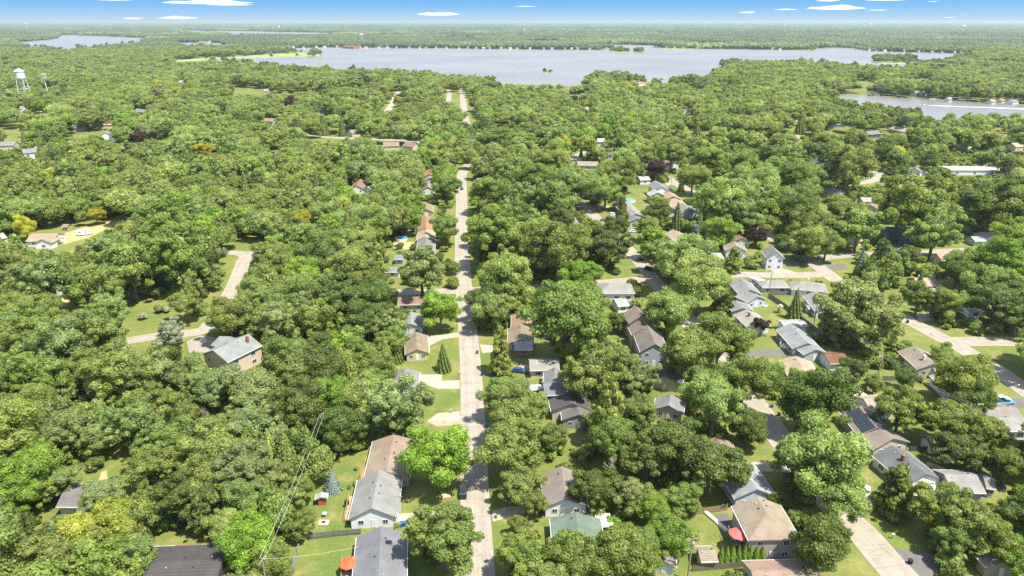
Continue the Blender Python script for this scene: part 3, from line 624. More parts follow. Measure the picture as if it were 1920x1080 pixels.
T('small cream house with a dark roof in a clearing of big trees', 'the small cream house', 1247,704, 1252,691, 5.0,10.0,3.0, DK,WE, win=1)
T('grey roof glimpsed between the pale oak crowns', 'the glimpsed grey roof', 1254,760, 1258,738, 4.8,8.0,2.8, GR,WE, cl=0.5)
T('white house with a grey hip roof and a dark raised deck', 'the white hip-roofed house', 1144,530, 1164,530, 5.8,10.5,3.4, (0.28,0.275,0.27),WW, hip='12')
T('flat grey garage roof below the white hip-roofed house', '', 1152,562, 1174,560, 4.0,7.5,2.8, LG,WW, win=1)
# --- cluster on the right
T('blue-grey gable roof nearest the cross street, first of the stacked houses', 'the first blue-grey gable', 1408,543, 1388,521, 4.8,8.8,2.8, (0.25,0.26,0.28),WG_)
T('pale blue house with a grey roof and a paired window in its gable', 'the paired-window pale blue house', 1421,556, 1396,544, 4.6,8.8,2.8, (0.27,0.265,0.27),WB)
T('plain grey garage roof between the pale blue and the white house', '', 1394,578, 1380,563, 3.8,8.0,2.6, GR,WG_, win=1)
hI = T('white house with a white porch and brick chimney beside the pickup truck', 'the white house by the pickup', 1424,603, 1399,580, 4.6,8.6,2.8, (0.34,0.33,0.31),WW, chim=(0.05,0.12))
hJ = T('long blue-grey house with white steps at the head of the dark driveway', 'the long blue-grey house', 1515,643, 1481,607, 5.0,9.0,3.0, (0.27,0.29,0.31),(0.40,0.42,0.46), wing=None, vents=3)
T('lower blue-grey wing with its own gable, in front of the long house', '', 1531,655, 1503,634, 4.3,8.0,2.7, (0.27,0.285,0.31),(0.40,0.42,0.46), win=1)
T('low whitish flat roof addition behind the long blue-grey house', '', 1464,604, 1510,603, 3.3,5.5,2.9, LG,WW, win=0)
T('tan roofed house below the dark driveway, beside the rust roofed garage', 'the tan roof by the rust garage', 1512,700, 1492,667, 4.4,9.4,2.7, TN,WE, vents=2)
T('white garage with a rust stained brown roof', 'the rust-roofed garage', 1546,664, 1584,663, 4.0,7.8,2.7, RU,WW, win=1, gar=None, name='garage', cat='garage')
T('beige walled bungalow with a grey hip roof beside the camper van', 'the hip roof by the camper', 1441,525, 1459,525, 4.4,8.0,2.7, (0.28,0.275,0.27),WE, hip='12')
T('wide grey hip roof with a white chimney by the road junction', 'the wide grey hip roof', 1505,527, 1528,529, 4.8,9.5,2.8, (0.28,0.265,0.255),WW, hip='12', chim=(0,0.1,M_TRIM))
T('long white house with a grey roof right of the leaning spruce', 'the long white house', 1553,575, 1528,546, 4.8,8.5,2.8, (0.27,0.265,0.26),WW)
T('small pale garden shed between two fences', '', 1512,573, 1531,573, 2.6,3.4,2.0, LG,WG_, name='shed', cat='shed', win=0)
hL = T('tall white gable house with two rows of windows at the street corner', 'the tall white gable house', 1456,472, 1446,459, 8.4,7.6,5.4, GR,WW)
T('white house with a round-topped door behind the power pole', 'the round-door white house', 1382,462, 1376,452, 5.6,9.5,3.4, (0.30,0.26,0.24),WW)
T('red-brown roof beside the purple-leaved tree', 'the red-brown roof by the purple tree', 1392,446, 1383,438, 5.0,8.5,3.0, RB,WE)
T('broad light grey roof with an orange garage wall', 'the light grey roof with the orange wall', 1330,475, 1352,474, 4.2,9.0,2.8, LG,(0.40,0.17,0.08))
T('brown roofed house under the bright round tree', '', 1338,428, 1326,417, 5.0,9.0,3.0, BR,WE)
T('orange-tan roofed house with a beige front, among the blue spruces', 'the orange-tan roof', 1287,447, 1262,430, 5.0,9.0,3.0, TN,WE)
T('grey roof with a long row of arborvitae in front', 'the grey roof behind the arborvitae', 1296,392, 1278,380, 5.2,11.0,3.0, GR,WG_)
T('beige roof second in the stepped row of the back street', 'the stepped beige roof', 1278,383, 1264,371, 5.0,10.0,3.0, TN,WE)
T('light brown roof third in the stepped row of the back street', '', 1263,368, 1250,357, 5.0,9.5,3.0, (0.36,0.27,0.2),WE)
T('white two storey house with a steep grey roof by the back street', 'the steep white house', 1242,350, 1229,338, 8.0,9.0,5.6, GR,WW)
T('cream two storey house wall in front of the steep white house', '', 1234,361, 1226,355, 6.6,9.0,4.6, LG,WE)
T('white garage with a pale roof left of the purple-leaved tree', 'the white garage by the purple tree', 1196,331, 1216,330, 4.6,9.0,2.9, LG,WW)
T('grey roof with the small swimming pool behind it', 'the grey roof by the pool', 1193,400, 1163,372, 5.2,10.0,3.0, (0.28,0.275,0.27),WG_)
T('blue walled lower end of the house by the pool', '', 1196,410, 1184,400, 4.4,9.0,2.8, GB,WB, win=1)
T('small brown shed in the middle of the fenced gardens', '', 1252,400, 1268,400, 3.2,6.0,2.4, BR,WE, name='shed', cat='shed', win=0)
T('brown and grey roof beside the dark asphalt drive', 'the brown and grey roof', 1082,431, 1056,397, 5.2,11.0,2.8, (0.23,0.205,0.19),WE)
T('brown-red roofed house with a white front at the top of the back street', 'the back street brown-red roof', 1244,299, 1264,304, 5.2,10.0,3.0, RB,WW)
T('grey-green roofed house at the top of the back street', 'the grey-green roof', 1286,308, 1308,306, 5.4,12.0,3.0, (0.27,0.30,0.29),WE)
T('long brown roof beyond the little conifer', 'the long brown roof', 1083,302, 1122,303, 5.0,11.0,2.8, (0.31,0.26,0.22),WE)
T('tiny dark blue house in the wood above the long brown roof', '', 1138,285, 1148,285, 4.6,8.0,2.8, GD,WG_, win=1)
T('orange-brown roof half hidden right of the street bend', 'the half hidden orange roof', 962,328, 975,328, 7.0,9.0,5.0, OR,WE)
T('pale roof under the trees right of the street', '', 894,334, 924,334, 4.8,8.0,2.8, LG,WW, cl=0.6)
T('grey roof between the tree crowns right of the street', '', 911,373, 930,373, 4.8,8.5,2.8, GR,WE, cl=0.6)
# --- far right
T('grey roof of the house with a dark car in its drive', 'the grey roof by the dark car', 1554,351, 1576,357, 4.6,9.0,2.8, (0.27,0.28,0.28),WE)
T('small blue-grey roofed garage with a tan brick wall', 'the blue-grey garage roof', 1613,370, 1634,370, 4.4,8.0,2.8, LG,WT)
T('tan brick house wall below the blue-grey garage roof', '', 1632,384, 1640,379, 4.4,8.0,2.8, BR,WT)
hK = T('grey roofed house with a bright blue front gable', 'the blue gabled house', 1662,425, 1708,426, 5.6,13.0,3.0, GD,(0.14,0.19,0.30), wing=(0.1,-1,9.0,9.0,4.8))
T('grey roofed cottage beyond the round dark tree', '', 1716,315, 1727,313, 4.8,9.0,2.8, GR,WW)
T('very long low building with a pale flat roof', 'the very long pale building', 1769,313, 1868,313, 4.5,14.0,3.6, (0.55,0.55,0.54),WW, name='building', cat='building')
T('long blue-grey ranch house under the big dark trees', 'the long blue ranch', 1835,435, 1886,436, 4.8,9.5,2.9, (0.29,0.29,0.30),WB)
T('low blue-grey garage wing left of the long ranch', '', 1820,443, 1842,443, 4.0,7.5,2.7, LG,WB, win=1)
T('yellow house with a long pinkish tan roof', 'the yellow house', 1756,475, 1808,475, 5.4,9.5,3.6, (0.42,0.28,0.21),WY, chim=(0.02,0.02))
T('house with a pinkish roof and white chimney behind a blue spruce', 'the pinkish roof', 1713,521, 1752,520, 5.0,9.0,3.2, (0.40,0.32,0.27),(0.25,0.24,0.25), chim=(-0.2,0.05,M_TRIM))
T('pinkish garage roof in front of the house with the white chimney', '', 1764,552, 1748,539, 3.8,7.0,2.6, (0.40,0.33,0.28),WW, win=1)
T('dark grey roof by the light road among big trees', 'the dark roof by the light road', 1652,402, 1678,402, 4.6,9.0,2.8, DK,WS)
T('white walled cottage with a beige roof under the twin-trunk tree', '', 1597,441, 1606,439, 4.6,9.0,2.8, TN,WW)
T('dark grey roof deep in the far right trees', '', 1518,298, 1540,297, 5.0,10.0,3.0, DK,WE, cl=0.6)
T('grey roofed open garage beside the dark oaks on the right', 'the open garage by the oaks', 1807,570, 1836,570, 4.0,8.0,2.8, (0.30,0.29,0.29),WW, win=1, name='garage', cat='garage')
T('brown roofed house with a white chimney behind the round shrub', 'the brown roof by the round shrub', 1752,682, 1712,648, 4.8,9.0,2.8, (0.29,0.25,0.21),WE, chim=(-0.2,0.12,M_TRIM), wing=(-0.3,-1,8.0,7.0,4.0))
T('white house with a pale roof under the big round maple', 'the white house under the maple', 1806,725, 1774,695, 4.6,8.8,2.8, (0.36,0.35,0.34),WW)
T('low house with a hipped brown-grey roof below the two parked cars', 'the roof below the two cars', 1856,764, 1905,762, 4.8,9.5,2.8, (0.27,0.25,0.23),WE, hip='1')
T('glazed white sunroom with a grey hip roof', 'the sunroom', 1875,783, 1893,783, 4.4,8.0,2.9, (0.31,0.31,0.30),WW, hip='12', win=3)
# --- lower right
hP = T('brown roofed house with dark solar panels on its slope', 'the solar panel house', 1646,802, 1607,757, 5.4,9.0,3.0, (0.24,0.205,0.175),WG_)
T('wide brown roof in dappled shade with a pale gable above the dark grey roof', 'the dappled brown roof', 1676,822, 1638,796, 5.0,11.0,2.8, (0.25,0.21,0.18),WE)
T('beige garage with a white door wall behind the solar panel house', 'the beige garage', 1619,748, 1664,746, 4.2,8.2,2.8, (0.36,0.31,0.25),WW, name='garage', cat='garage', win=1)
hN = T('charcoal roofed house with a red chimney pot and a white end gable', 'the charcoal roof with the red chimney', 1738,889, 1671,835, 5.0,9.6,2.8, (0.15,0.16,0.175),WW, chim=(0.05,0.1), vents=4)
T('white garden shed with a mossy dark roof behind the hedge', 'the mossy roofed shed', 1737,821, 1770,820, 3.4,4.6,2.4, (0.13,0.11,0.09),WW, name='shed', cat='shed', win=1)
T('grey roofed outbuilding beside the cluttered yard', 'the outbuilding by the cluttered yard', 1770,889, 1832,890, 4.6,8.4,2.8, (0.29,0.285,0.285),WG_)
T('small grey annex right of the outbuilding', '', 1843,891, 1862,894, 3.8,6.5,2.6, (0.28,0.27,0.27),WG_, win=1)
hQ = T('large brown hip roofed two storey house beside the red umbrella deck', 'the large brown hip roof', 1438,962, 1420,930, 7.8,10.4,5.4, (0.30,0.25,0.195),(0.40,0.36,0.32), hip='1', vents=5)
hR = T('blue-grey roofed house directly behind the large brown hip roof', 'the blue-grey roof behind the brown one', 1420,917, 1381,859, 5.2,9.6,2.9, (0.30,0.32,0.34),WB, vents=3)
T('small tan garden shed with a brown roof left of the arborvitae row', 'the tan shed', 1309,1032, 1342,1031, 3.4,4.2,2.5, (0.30,0.255,0.21),WT, name='shed', cat='shed', win=0)
T('brown roof cut off by the bottom edge below the arborvitae row', 'the cut off brown roof', 1408,1070, 1536,1067, 4.6,9.0,2.8, (0.31,0.23,0.185),WE)
hS = T('brown ridged roof with a white gable under the big trees right of the street', 'the brown ridged roof', 1062,935, 1052,874, 5.0,9.6,2.8, (0.25,0.215,0.195),WW)
T('green shingled roof with a white awning beside it', 'the green roof', 1086,1012, 1079,960, 4.4,10.6,2.7, GN,WE)
T('small pale blue shed with a mottled grey roof near the utility pole', 'the pale blue shed', 1246,1052, 1247,1028, 3.6,4.6,2.4, (0.22,0.20,0.19),(0.55,0.62,0.66), name='shed', cat='shed', win=0)
T('brown roof corner left of the round dark tree', '', 1356,846, 1346,818, 4.4,7.5,2.7, BR,WE, cl=0.6)
T('grey roofed shed at the bottom right corner', 'the corner grey shed', 1887,1053, 1866,1032, 4.0,7.5,2.8, (0.30,0.27,0.25),WT, win=0, name='shed', cat='shed')
T('tiny shed with a red side and pale roof beside the blue spruce', '', 602,932, 603,922, 2.5,2.6,2.0, LG,(0.38,0.10,0.06), name='shed', cat='shed', win=0, door=False, vents=0)
# --- distant houses
FARH = [(28,199,45,199,LG,WW,'pale grey roof near the legs of the water tower'),(62,209,80,208,TN,WW,'tan and grey roof right of the water tower legs'),(184,229,211,228,(0.42,0.27,0.18),WE,'orange-tan roof in the upper left trees'),
 (196,249,200,245,GR,WW,'white gable house in front of a small conifer'),(140,234,157,234,GR,WG_,'grey garage above the small dark driveway'),(-4,266,30,265,GR,WE,'long grey roof beside the yellow lawn'),(378,226,408,226,LG,WW,'long white house in a pale clearing'),
 (718,267,748,266,BR,WE,'long brown roof beyond the central wood'),(760,266,780,268,RB,WE,'red-brown roof right of the long brown one beyond the wood'),(1514,207,1526,207,GR,WW,'grey roof in the trees below the channel bend'),(1487,215,1495,215,LG,WW,'small white roof left of the channel trees'),(1600,227,1612,227,(0.42,0.36,0.32),WE,'pinkish roof behind the wide grey roof'),
 (1480,252,1500,253,TN,WE,'tan roof in the middle right trees'),(1803,265,1816,264,LG,WW,'white roof near the far right trees'),(495,167,504,167,TN,WE,'tiny tan roof in the upper left wood'),(941,171,955,170,(0.42,0.32,0.28),WE,'pinkish roof right of the far street'),(891,206,900,206,LG,WW,'little white roof right of the far street'),
 (494,221,516,222,BR,WE,'brown roof beside the purple bush'),(326,151,346,151,LG,WE,'pale roof high in the upper left wood'),(134,202,144,202,LG,WW,'tiny white roof right of the antenna mast'),(257,203,276,206,GR,WG_,'grey roof beside the yellow tree'),(398,203,418,203,GR,WE,'grey roof above the pale clearing'),(1896,268,1912,267,TN,WE,'tan roof at the far right edge'),
 (520,207,532,207,GR,WG_,'grey cottage beside a round dark bush'),(597,204,622,204,GB,WG_,'blue-grey long roof under the trees'),(588,174,597,174,TN,WE,'tiny tan roof in the upper wood'),(654,244,670,242,GR,WE,'grey roof beside the far garden road'),
 (1273,199,1290,203,LG,WW,'white roof of a far pair of houses'),(1292,204,1306,204,GR,WE,'grey roof of a far pair of houses'),(1091,201,1106,200,TN,WE,'tan roof in front of a dark garage door'),(1066,177,1084,177,TN,WE,'long tan roof near the lake'),(1119,259,1133,259,LG,WW,'small white roof beside a yellow-green tree'),
 (1551,228,1583,228,GR,WG_,'wide grey roof in the far right trees'),(1676,236,1714,244,(0.42,0.36,0.32),WE,'long pinkish grey roof in the far right trees'),(1622,246,1646,244,GB,WS,'blue-grey roof beside a dark car'),(1872,243,1885,242,OR,WE,'orange roof near the right edge'),
 (1553,167,1568,167,BR,WE,'brown boathouse at the left end of the channel'),(1638,172,1648,172,TN,WE,'tan house on the channel shore'),(1672,171,1680,171,RB,WW,'red roofed white house on the channel shore'),(1713,173,1722,170,GR,WB,'pale blue steep house on the channel shore'),
 (1724,172,1732,171,LG,WW,'pale grey house beside the steep blue one'),(1776,182,1783,182,TN,WW,'small white house behind a dock'),(1856,186,1865,186,TN,WW,'cream house among the channel docks'),(1872,185,1880,184,OR,WE,'orange-brown house among the channel docks'),
 (1893,187,1905,186,GR,WW,'white house near the right end of the channel'),(1180,151,1190,151,RB,WE,'red roofed lake house below the far shore trees'),(1194,154,1206,153,OR,WW,'orange roofed lake house'),(1255,155,1262,155,LG,WW,'white lake house behind the tree tops'),(1305,160,1316,160,TN,WE,'tan lake house by the boat basin'),
 (1150,149,1154,148,LG,WW,'narrow white lake house'),(1362,157,1370,156,GR,WW,'white gable near the point'),(30,121,35,121,OR,WW,'tiny orange and white roof above the water tower'),(718,61,766,61,(0.35,0.15,0.10),(0.4,0.2,0.14),'wide red brick building beyond the lake'),
 (1545,65,1592,65,LG,WW,'wide pale building beyond the lake'),(646,85,668,86,(0.30,0.14,0.09),(0.35,0.16,0.1),'red waterfront building on the far shore'),(1848,60,1862,60,LG,WW,'white hall beyond the tall water tower'),(375,78,392,78,TN,WE,'tan roofs at the end of the causeway')]
for x1, y1, x2, y2, rc, wc, lb in FARH:
    if lb.startswith('wide red brick'): x1, x2 = 1719, 1765; y1 = y2 = 58
    wdt = 10.0 if y1 > 100 else 26.0
    house(lb, '', x1, y1, x2, y2, 6.0 if y1 > 100 else 11.0, wdt, 3.4 if y1 > 100 else 8.0, rc, wc, win=0, door=False, vents=0, cl=0.9, trim=False)
# houses strung along the far shore
rng = random.Random(5)
shore = [(505,90,600,88),(600,88,700,89),(700,89,850,90),(850,90,960,91),(960,91,1130,92),(1245,89,1320,91),(1440,92,1520,91),(1625,94,1760,98),(330,79,435,80),(1760,98,1860,99)]
nsh = 0; RCN = [(LG, 'pale grey'), (TN, 'tan'), (GR, 'dark grey'), (RB, 'red-brown'), (WE, 'beige')]
for (xa, ya, xb, yb) in shore:
    x = xa + rng.uniform(3, 9)
    while x < xb:
        y = ya + (yb-ya)*(x-xa)/(xb-xa) - rng.uniform(1.2, 2.4); w = rng.uniform(3.0, 6.0); nsh += 1; rc, rn = rng.choice(RCN)
        house(f'{ORDW[nsh]} small lake house counted along the far shore, {rn} roofed', '', x, y-0.6, x+w, y-0.6, 8.0, 11, 5.0, rc, rng.choice([WW, WW, WE, WB]), win=0, door=False, vents=0, cl=0, trim=False, name='lake_house', cat='house', group='houses along the far lake shore')
        x += w + rng.uniform(6, 22)
# ------------------------------------------------------------------ trees
def ico(n=1):
    import bmesh
    bm = bmesh.new(); bmesh.ops.create_icosphere(bm, subdivisions=n, radius=1.0)
    v = np.array([p.co[:] for p in bm.verts]); f = np.array([[q.index for q in p.verts] for p in bm.faces]); bm.free(); return v, f
ICO1 = ico(1); ICO2 = ico(2)
def np_mesh(name, V, quads, tris, vq, vt, m, smooth_tris=True):
    nq, ntr = len(quads), len(tris)
    me = bpy.data.meshes.new(name); me.vertices.add(len(V)); me.vertices.foreach_set('co', V.astype(np.float32).ravel())
    me.loops.add(nq*4+ntr*3); me.polygons.add(nq+ntr)
    li = np.concatenate([np.asarray(quads, np.int32).ravel(), np.asarray(tris, np.int32).ravel()]) if ntr else np.asarray(quads, np.int32).ravel()
    me.loops.foreach_set('vertex_index', li.astype(np.int32))
    ls = np.concatenate([np.arange(nq)*4, nq*4+np.arange(ntr)*3]).astype(np.int32); me.polygons.foreach_set('loop_start', ls)
    me.update(calc_edges=True); me.validate()
    at = me.attributes.new('v', 'FLOAT', 'FACE'); vals = np.concatenate([vq, vt]).astype(np.float32)
    if len(at.data) == len(vals): at.data.foreach_set('value', vals)
    me.materials.append(m); return me
def cards(rs, P, Nrm, size, aspect=1.0, droop=0.0):
    n = len(P); Nrm = Nrm/np.linalg.norm(Nrm, axis=1, keepdims=True)
    t = rs.normal(size=(n, 3)); t -= (t*Nrm).sum(1, keepdims=True)*Nrm; t /= np.linalg.norm(t, axis=1, keepdims=True)
    b = np.cross(Nrm, t); s = (size*rs.uniform(0.6, 1.35, n))[:, None]
    k = rs.uniform(0.6, 1.1, (n, 4))
    V = np.empty((n, 4, 3)); V[:, 0] = P - t*s*aspect*k[:, :1]; V[:, 1] = P - b*s*k[:, 1:2]*0.8 + Nrm*s*0.15; V[:, 2] = P + t*s*aspect*k[:, 2:3]; V[:, 3] = P + b*s*k[:, 3:4]*0.8 + Nrm*s*0.15
    return V.reshape(-1, 3), np.arange(n*4).reshape(n, 4)
def lobes_crown(name, seed, kind, n, size, core=ICO1, m=None):
    rs = np.random.RandomState(seed)
    if kind == 'maple': nl, rl0, rl1, sp, zmin, zs = 70, .15, .30, (.52, .86), -.75, 1.0
    elif kind == 'oak': nl, rl0, rl1, sp, zmin, zs = 74, .11, .24, (.48, .95), -.6, .88
    elif kind == 'willow': nl, rl0, rl1, sp, zmin, zs = 84, .10, .21, (.42, .95), -.8, 1.05
    elif kind == 'dome': nl, rl0, rl1, sp, zmin, zs = 40, .22, .38, (.48, .72), -.6, .95
    elif kind == 'bush': nl, rl0, rl1, sp, zmin, zs = 16, .3, .45, (.4, .65), -.3, .9
    elif kind == 'pine': nl = 0
    if kind == 'pine':
        Cs, rls = [], []
        z = -0.85
        while z < 0.95:
            Rr = 0.78*(1-(z+1)/2)**0.75+0.06; k = max(1, int(7*Rr+1)); a0 = rs.uniform(0, 6.28)
            for j in range(k):
                a = a0 + j*6.283/k + rs.uniform(-.3, .3); rr = Rr*rs.uniform(.55, 1.05)
                Cs.append((rr*math.cos(a), rr*math.sin(a), z+rs.uniform(-.05, .05))); rls.append(rs.uniform(.16, .26)*(0.6+Rr*0.6))
            z += rs.uniform(.12, .17)
        C = np.array(Cs); rl = np.array(rls); ell = np.array([1.1, 1.1, .42]); nl = len(C)
    else:
        d = rs.normal(size=(nl*3, 3)); d /= np.linalg.norm(d, axis=1, keepdims=True); d = d[d[:, 2] > zmin][:nl]; nl = len(d)
        # uneven outline: the envelope bulges and shrinks with direction
        ph = rs.uniform(0, 6.28, 4); ang = np.arctan2(d[:, 1], d[:, 0])
        env = 1 + .16*np.sin(2*ang+ph[0]) + .13*np.sin(3*ang+ph[1]) + .09*np.sin(5*d[:, 2]+ph[2]+ang)
        rad = rs.uniform(sp[0], sp[1], nl)*env; C = d*rad[:, None]; C[:, 2] *= zs; rl = rl0*.7+(rl1*1.05-rl0*.7)*rs.uniform(0, 1, nl)**1.6
        C = np.vstack([C, [[0, 0, .1], [0, 0, .35]]]); rl = np.append(rl, [.5, .45]); nl += 2; ell = np.array([1, 1, .82])
    w = rl**2; w[-2:] *= (.25 if kind != 'pine' else 1); w /= w.sum()
    pts, nrm, val = [], [], []; tot = 0; lv = rs.uniform(-.24, .24, nl)
    while tot < n:
        k = rs.choice(nl, n, p=w); d = rs.normal(size=(n, 3)); d /= np.linalg.norm(d, axis=1, keepdims=True)
        p = C[k] + d*ell*rl[k][:, None]*rs.uniform(.80, 1.22, n)[:, None]
        q = np.linalg.norm((p[:, None, :]-C[None])/ell, axis=2)/rl[None]; q[np.arange(n), k] = 9
        ok = (q.min(1) > .72) & (d[:, 2] > -.75)
        p = p[ok]; pts.append(p); nrm.append(d[ok]*1.0 + rs.normal(size=p.shape)*.5); val.append(.5 + lv[k[ok]] + rs.uniform(-.17, .17, len(p))); tot += len(p)
    P = np.vstack(pts)[:n]; Nn = np.vstack(nrm)[:n]; va = np.concatenate(val)[:n]
    asp = 1.5 if kind in ('willow', 'pine') else 1.1
    V, Q = cards(rs, P, Nn, size, asp)
    cv, cf = core; VV = [V]; TT = []; tv = []; base = len(V)
    for i in range(nl):
        dd = cv*(1+rs.uniform(-.14, .14, (len(cv), 1))); VV.append(C[i] + dd*ell*rl[i]*.78); TT.append(cf+base); base += len(cv); tv.append(np.clip(.42+lv[i]+rs.uniform(-.12, .12, len(cf)), 0, 1))
    return np_mesh(name, np.vstack(VV), Q, np.vstack(TT), np.clip(va, 0, 1), np.concatenate(tv), m or (M_NEEDLE if kind == 'pine' else M_LEAF))
def conifer_crown(name, seed, kind, n, size):
    """spruce: whorls of drooping boughs on a cone; column: narrow flame shape"""
    rs = np.random.RandomState(seed); u = rs.uniform(0, 1, n)
    if kind == 'spruce':
        z = -1+2*(1-np.sqrt(1-u*.985)); Rr = (1-z)/2
        lay = 13; fr = ((z+1)/2*lay) % 1.0; a = rs.uniform(0, 6.283, n); li = np.floor((z+1)/2*lay)
        nb = np.maximum(5, 13-li*.6); star = .72+.28*np.cos(a*nb+li*1.7); rad = Rr*(.70+.32*(1-fr))*star*rs.uniform(.72, 1.06, n)+.015
        z2 = z-(rad*.20)
        P = np.stack([rad*np.cos(a), rad*np.sin(a), z2], 1); Nn = np.stack([np.cos(a)*.7, np.sin(a)*.7, .75+0*a], 1)+rs.normal(size=(n, 3))*.35
        core_r = .62
    else:
        z = rs.uniform(-1, 1, n); Rr = np.sqrt(np.clip(1-((z+.25)/1.25)**2, 0, 1))*np.clip(1.25-(z+1)*.42, 0, 1); a = rs.uniform(0, 6.283, n)
        rad = Rr*(1+.12*np.sin(a*5+z*6))*rs.uniform(.85, 1.08, n); P = np.stack([rad*np.cos(a), rad*np.sin(a), z], 1); Nn = np.stack([np.cos(a), np.sin(a), .4+0*a], 1)+rs.normal(size=(n, 3))*.3
        core_r = .8
    V, Q = cards(rs, P, Nn, size, 1.6)
    k = 12; rings = np.linspace(-1, .9, 9); CV = []; 
    for zz in rings:
        rr = (1-zz)/2*core_r if kind == 'spruce' else core_r*math.sqrt(max(0, 1-((zz+.25)/1.25)**2))*min(1, max(.1, 1.25-(zz+1)*.42))
        for j in range(k): CV.append((rr*math.cos(j*6.283/k), rr*math.sin(j*6.283/k), zz))
    CV.append((0, 0, .97)); tri = []
    for i in range(8):
        for j in range(k): q = (j+1) % k; tri += [(i*k+j, i*k+q, (i+1)*k+q), (i*k+j, (i+1)*k+q, (i+1)*k+j)]
    for j in range(k): tri.append((8*k+j, 8*k+(j+1) % k, 9*k))
    tri = np.array(tri)+len(V)
    return np_mesh(name, np.vstack([V, np.array(CV)]), Q, tri, rs.uniform(.2, .85, n), np.full(len(tri), .35), M_NEEDLE)
def trunk_mesh(name, seed, m=None, bare=False):
    rs = random.Random(seed); mb = MB()
    def limb(a, d, L, r, depth):
        b = a + d*L; mb.tube(a, b, r, r*.68, 6 if depth < 2 else 4, 0, False)
        if depth >= (4 if bare else 2): return
        for _ in range(rs.choice((3, 4)) if depth < 2 else 3):
            e = (d + Vector((rs.uniform(-1, 1), rs.uniform(-1, 1), rs.uniform(-.1, .7)))*(.8 if bare else .7)).normalized()
            limb(b - d*L*rs.uniform(0, .35), e, L*rs.uniform(.55, .78), r*.58, depth+1)
    limb(Vector((0, 0, -.01)), Vector((rs.uniform(-.05, .05), rs.uniform(-.05, .05), 1)).normalized(), .42 if not bare else .36, .032, 0)
    return mb.mesh(name, m or M_BARK)
CR = {}
for i in range(6): CR['maple', i] = lobes_crown('crown', 100+i, 'maple', 13000, .036, ICO1)
for i in range(5): CR['oak', i] = lobes_crown('crown', 200+i, 'oak', 13000, .036, ICO1)
for i in range(4): CR['willow', i] = lobes_crown('crown', 300+i, 'willow', 13500, .033, ICO1)
for i in range(2): CR['pine', i] = lobes_crown('crown', 400+i, 'pine', 7000, .05, ICO1)
for i in range(3): CR['spruce', i] = conifer_crown('crown', 500+i, 'spruce', 6000, .055)
for i in range(2): CR['column', i] = conifer_crown('crown', 600+i, 'column', 2200, .09)
for i in range(3): CR['bush', i] = lobes_crown('crown', 700+i, 'bush', 1500, .10, ICO1)
NV = {'maple': 6, 'oak': 5, 'willow': 4, 'pine': 2, 'spruce': 3, 'column': 2, 'bush': 3}
TR = [trunk_mesh('trunk', i) for i in range(4)]
BARE = [trunk_mesh('branches', 40+i, M_PALEBARK, True) for i in range(3)]
TONE = {'G': (.160,.232,.050), 'D': (.098,.152,.034), 'L': (.188,.272,.070), 'V': (.155,.275,.036), 'S': (.185,.252,.082), 'O': (.165,.228,.052), 'Y': (.36,.37,.03), 'y': (.235,.30,.05),
        'P': (.07,.042,.036), 'B': (.15,.21,.165), 'W': (.27,.33,.22), 'X': (.19,.20,.11)}
TONE = {k_: (v_ if k_ in 'PY' else (v_[0]*1.24, v_[1]*1.16, v_[2]*1.28)) for k_, v_ in TONE.items()}
TW = {'G': 'mid green', 'D': 'dark green', 'L': 'light green', 'V': 'vivid green', 'S': 'silvery green', 'O': 'olive green', 'Y': 'bright yellow', 'y': 'yellow-green', 'P': 'purple-leaved', 'B': 'blue-grey', 'W': 'whitish', 'X': 'brownish'}
TREES = []     # x, y, r, h, kind, tone key, label or None, cx px, cy px
def hand(cx, cy, w, kind, tone, label=None, hk=None):
    ratio = hk or {'maple': 1.05, 'oak': .95, 'willow': 1.1, 'pine': 1.6, 'spruce': 1.9, 'column': 3.2, 'bush': .8, 'bare': 1.2}[kind]
    r = 5.0
    for _ in range(6):
        h = 2*r*ratio; zc = h*(.60 if kind in ('maple', 'oak', 'willow', 'bare') else .5); p = G(cx, cy, zc)
        d = p.y*CP + (CAM_H-p.z)*SP; r = w/2*d/FPX
    h = 2*r*ratio
    TREES.append([p.x, p.y, r, h, kind, tone, label, cx, cy])
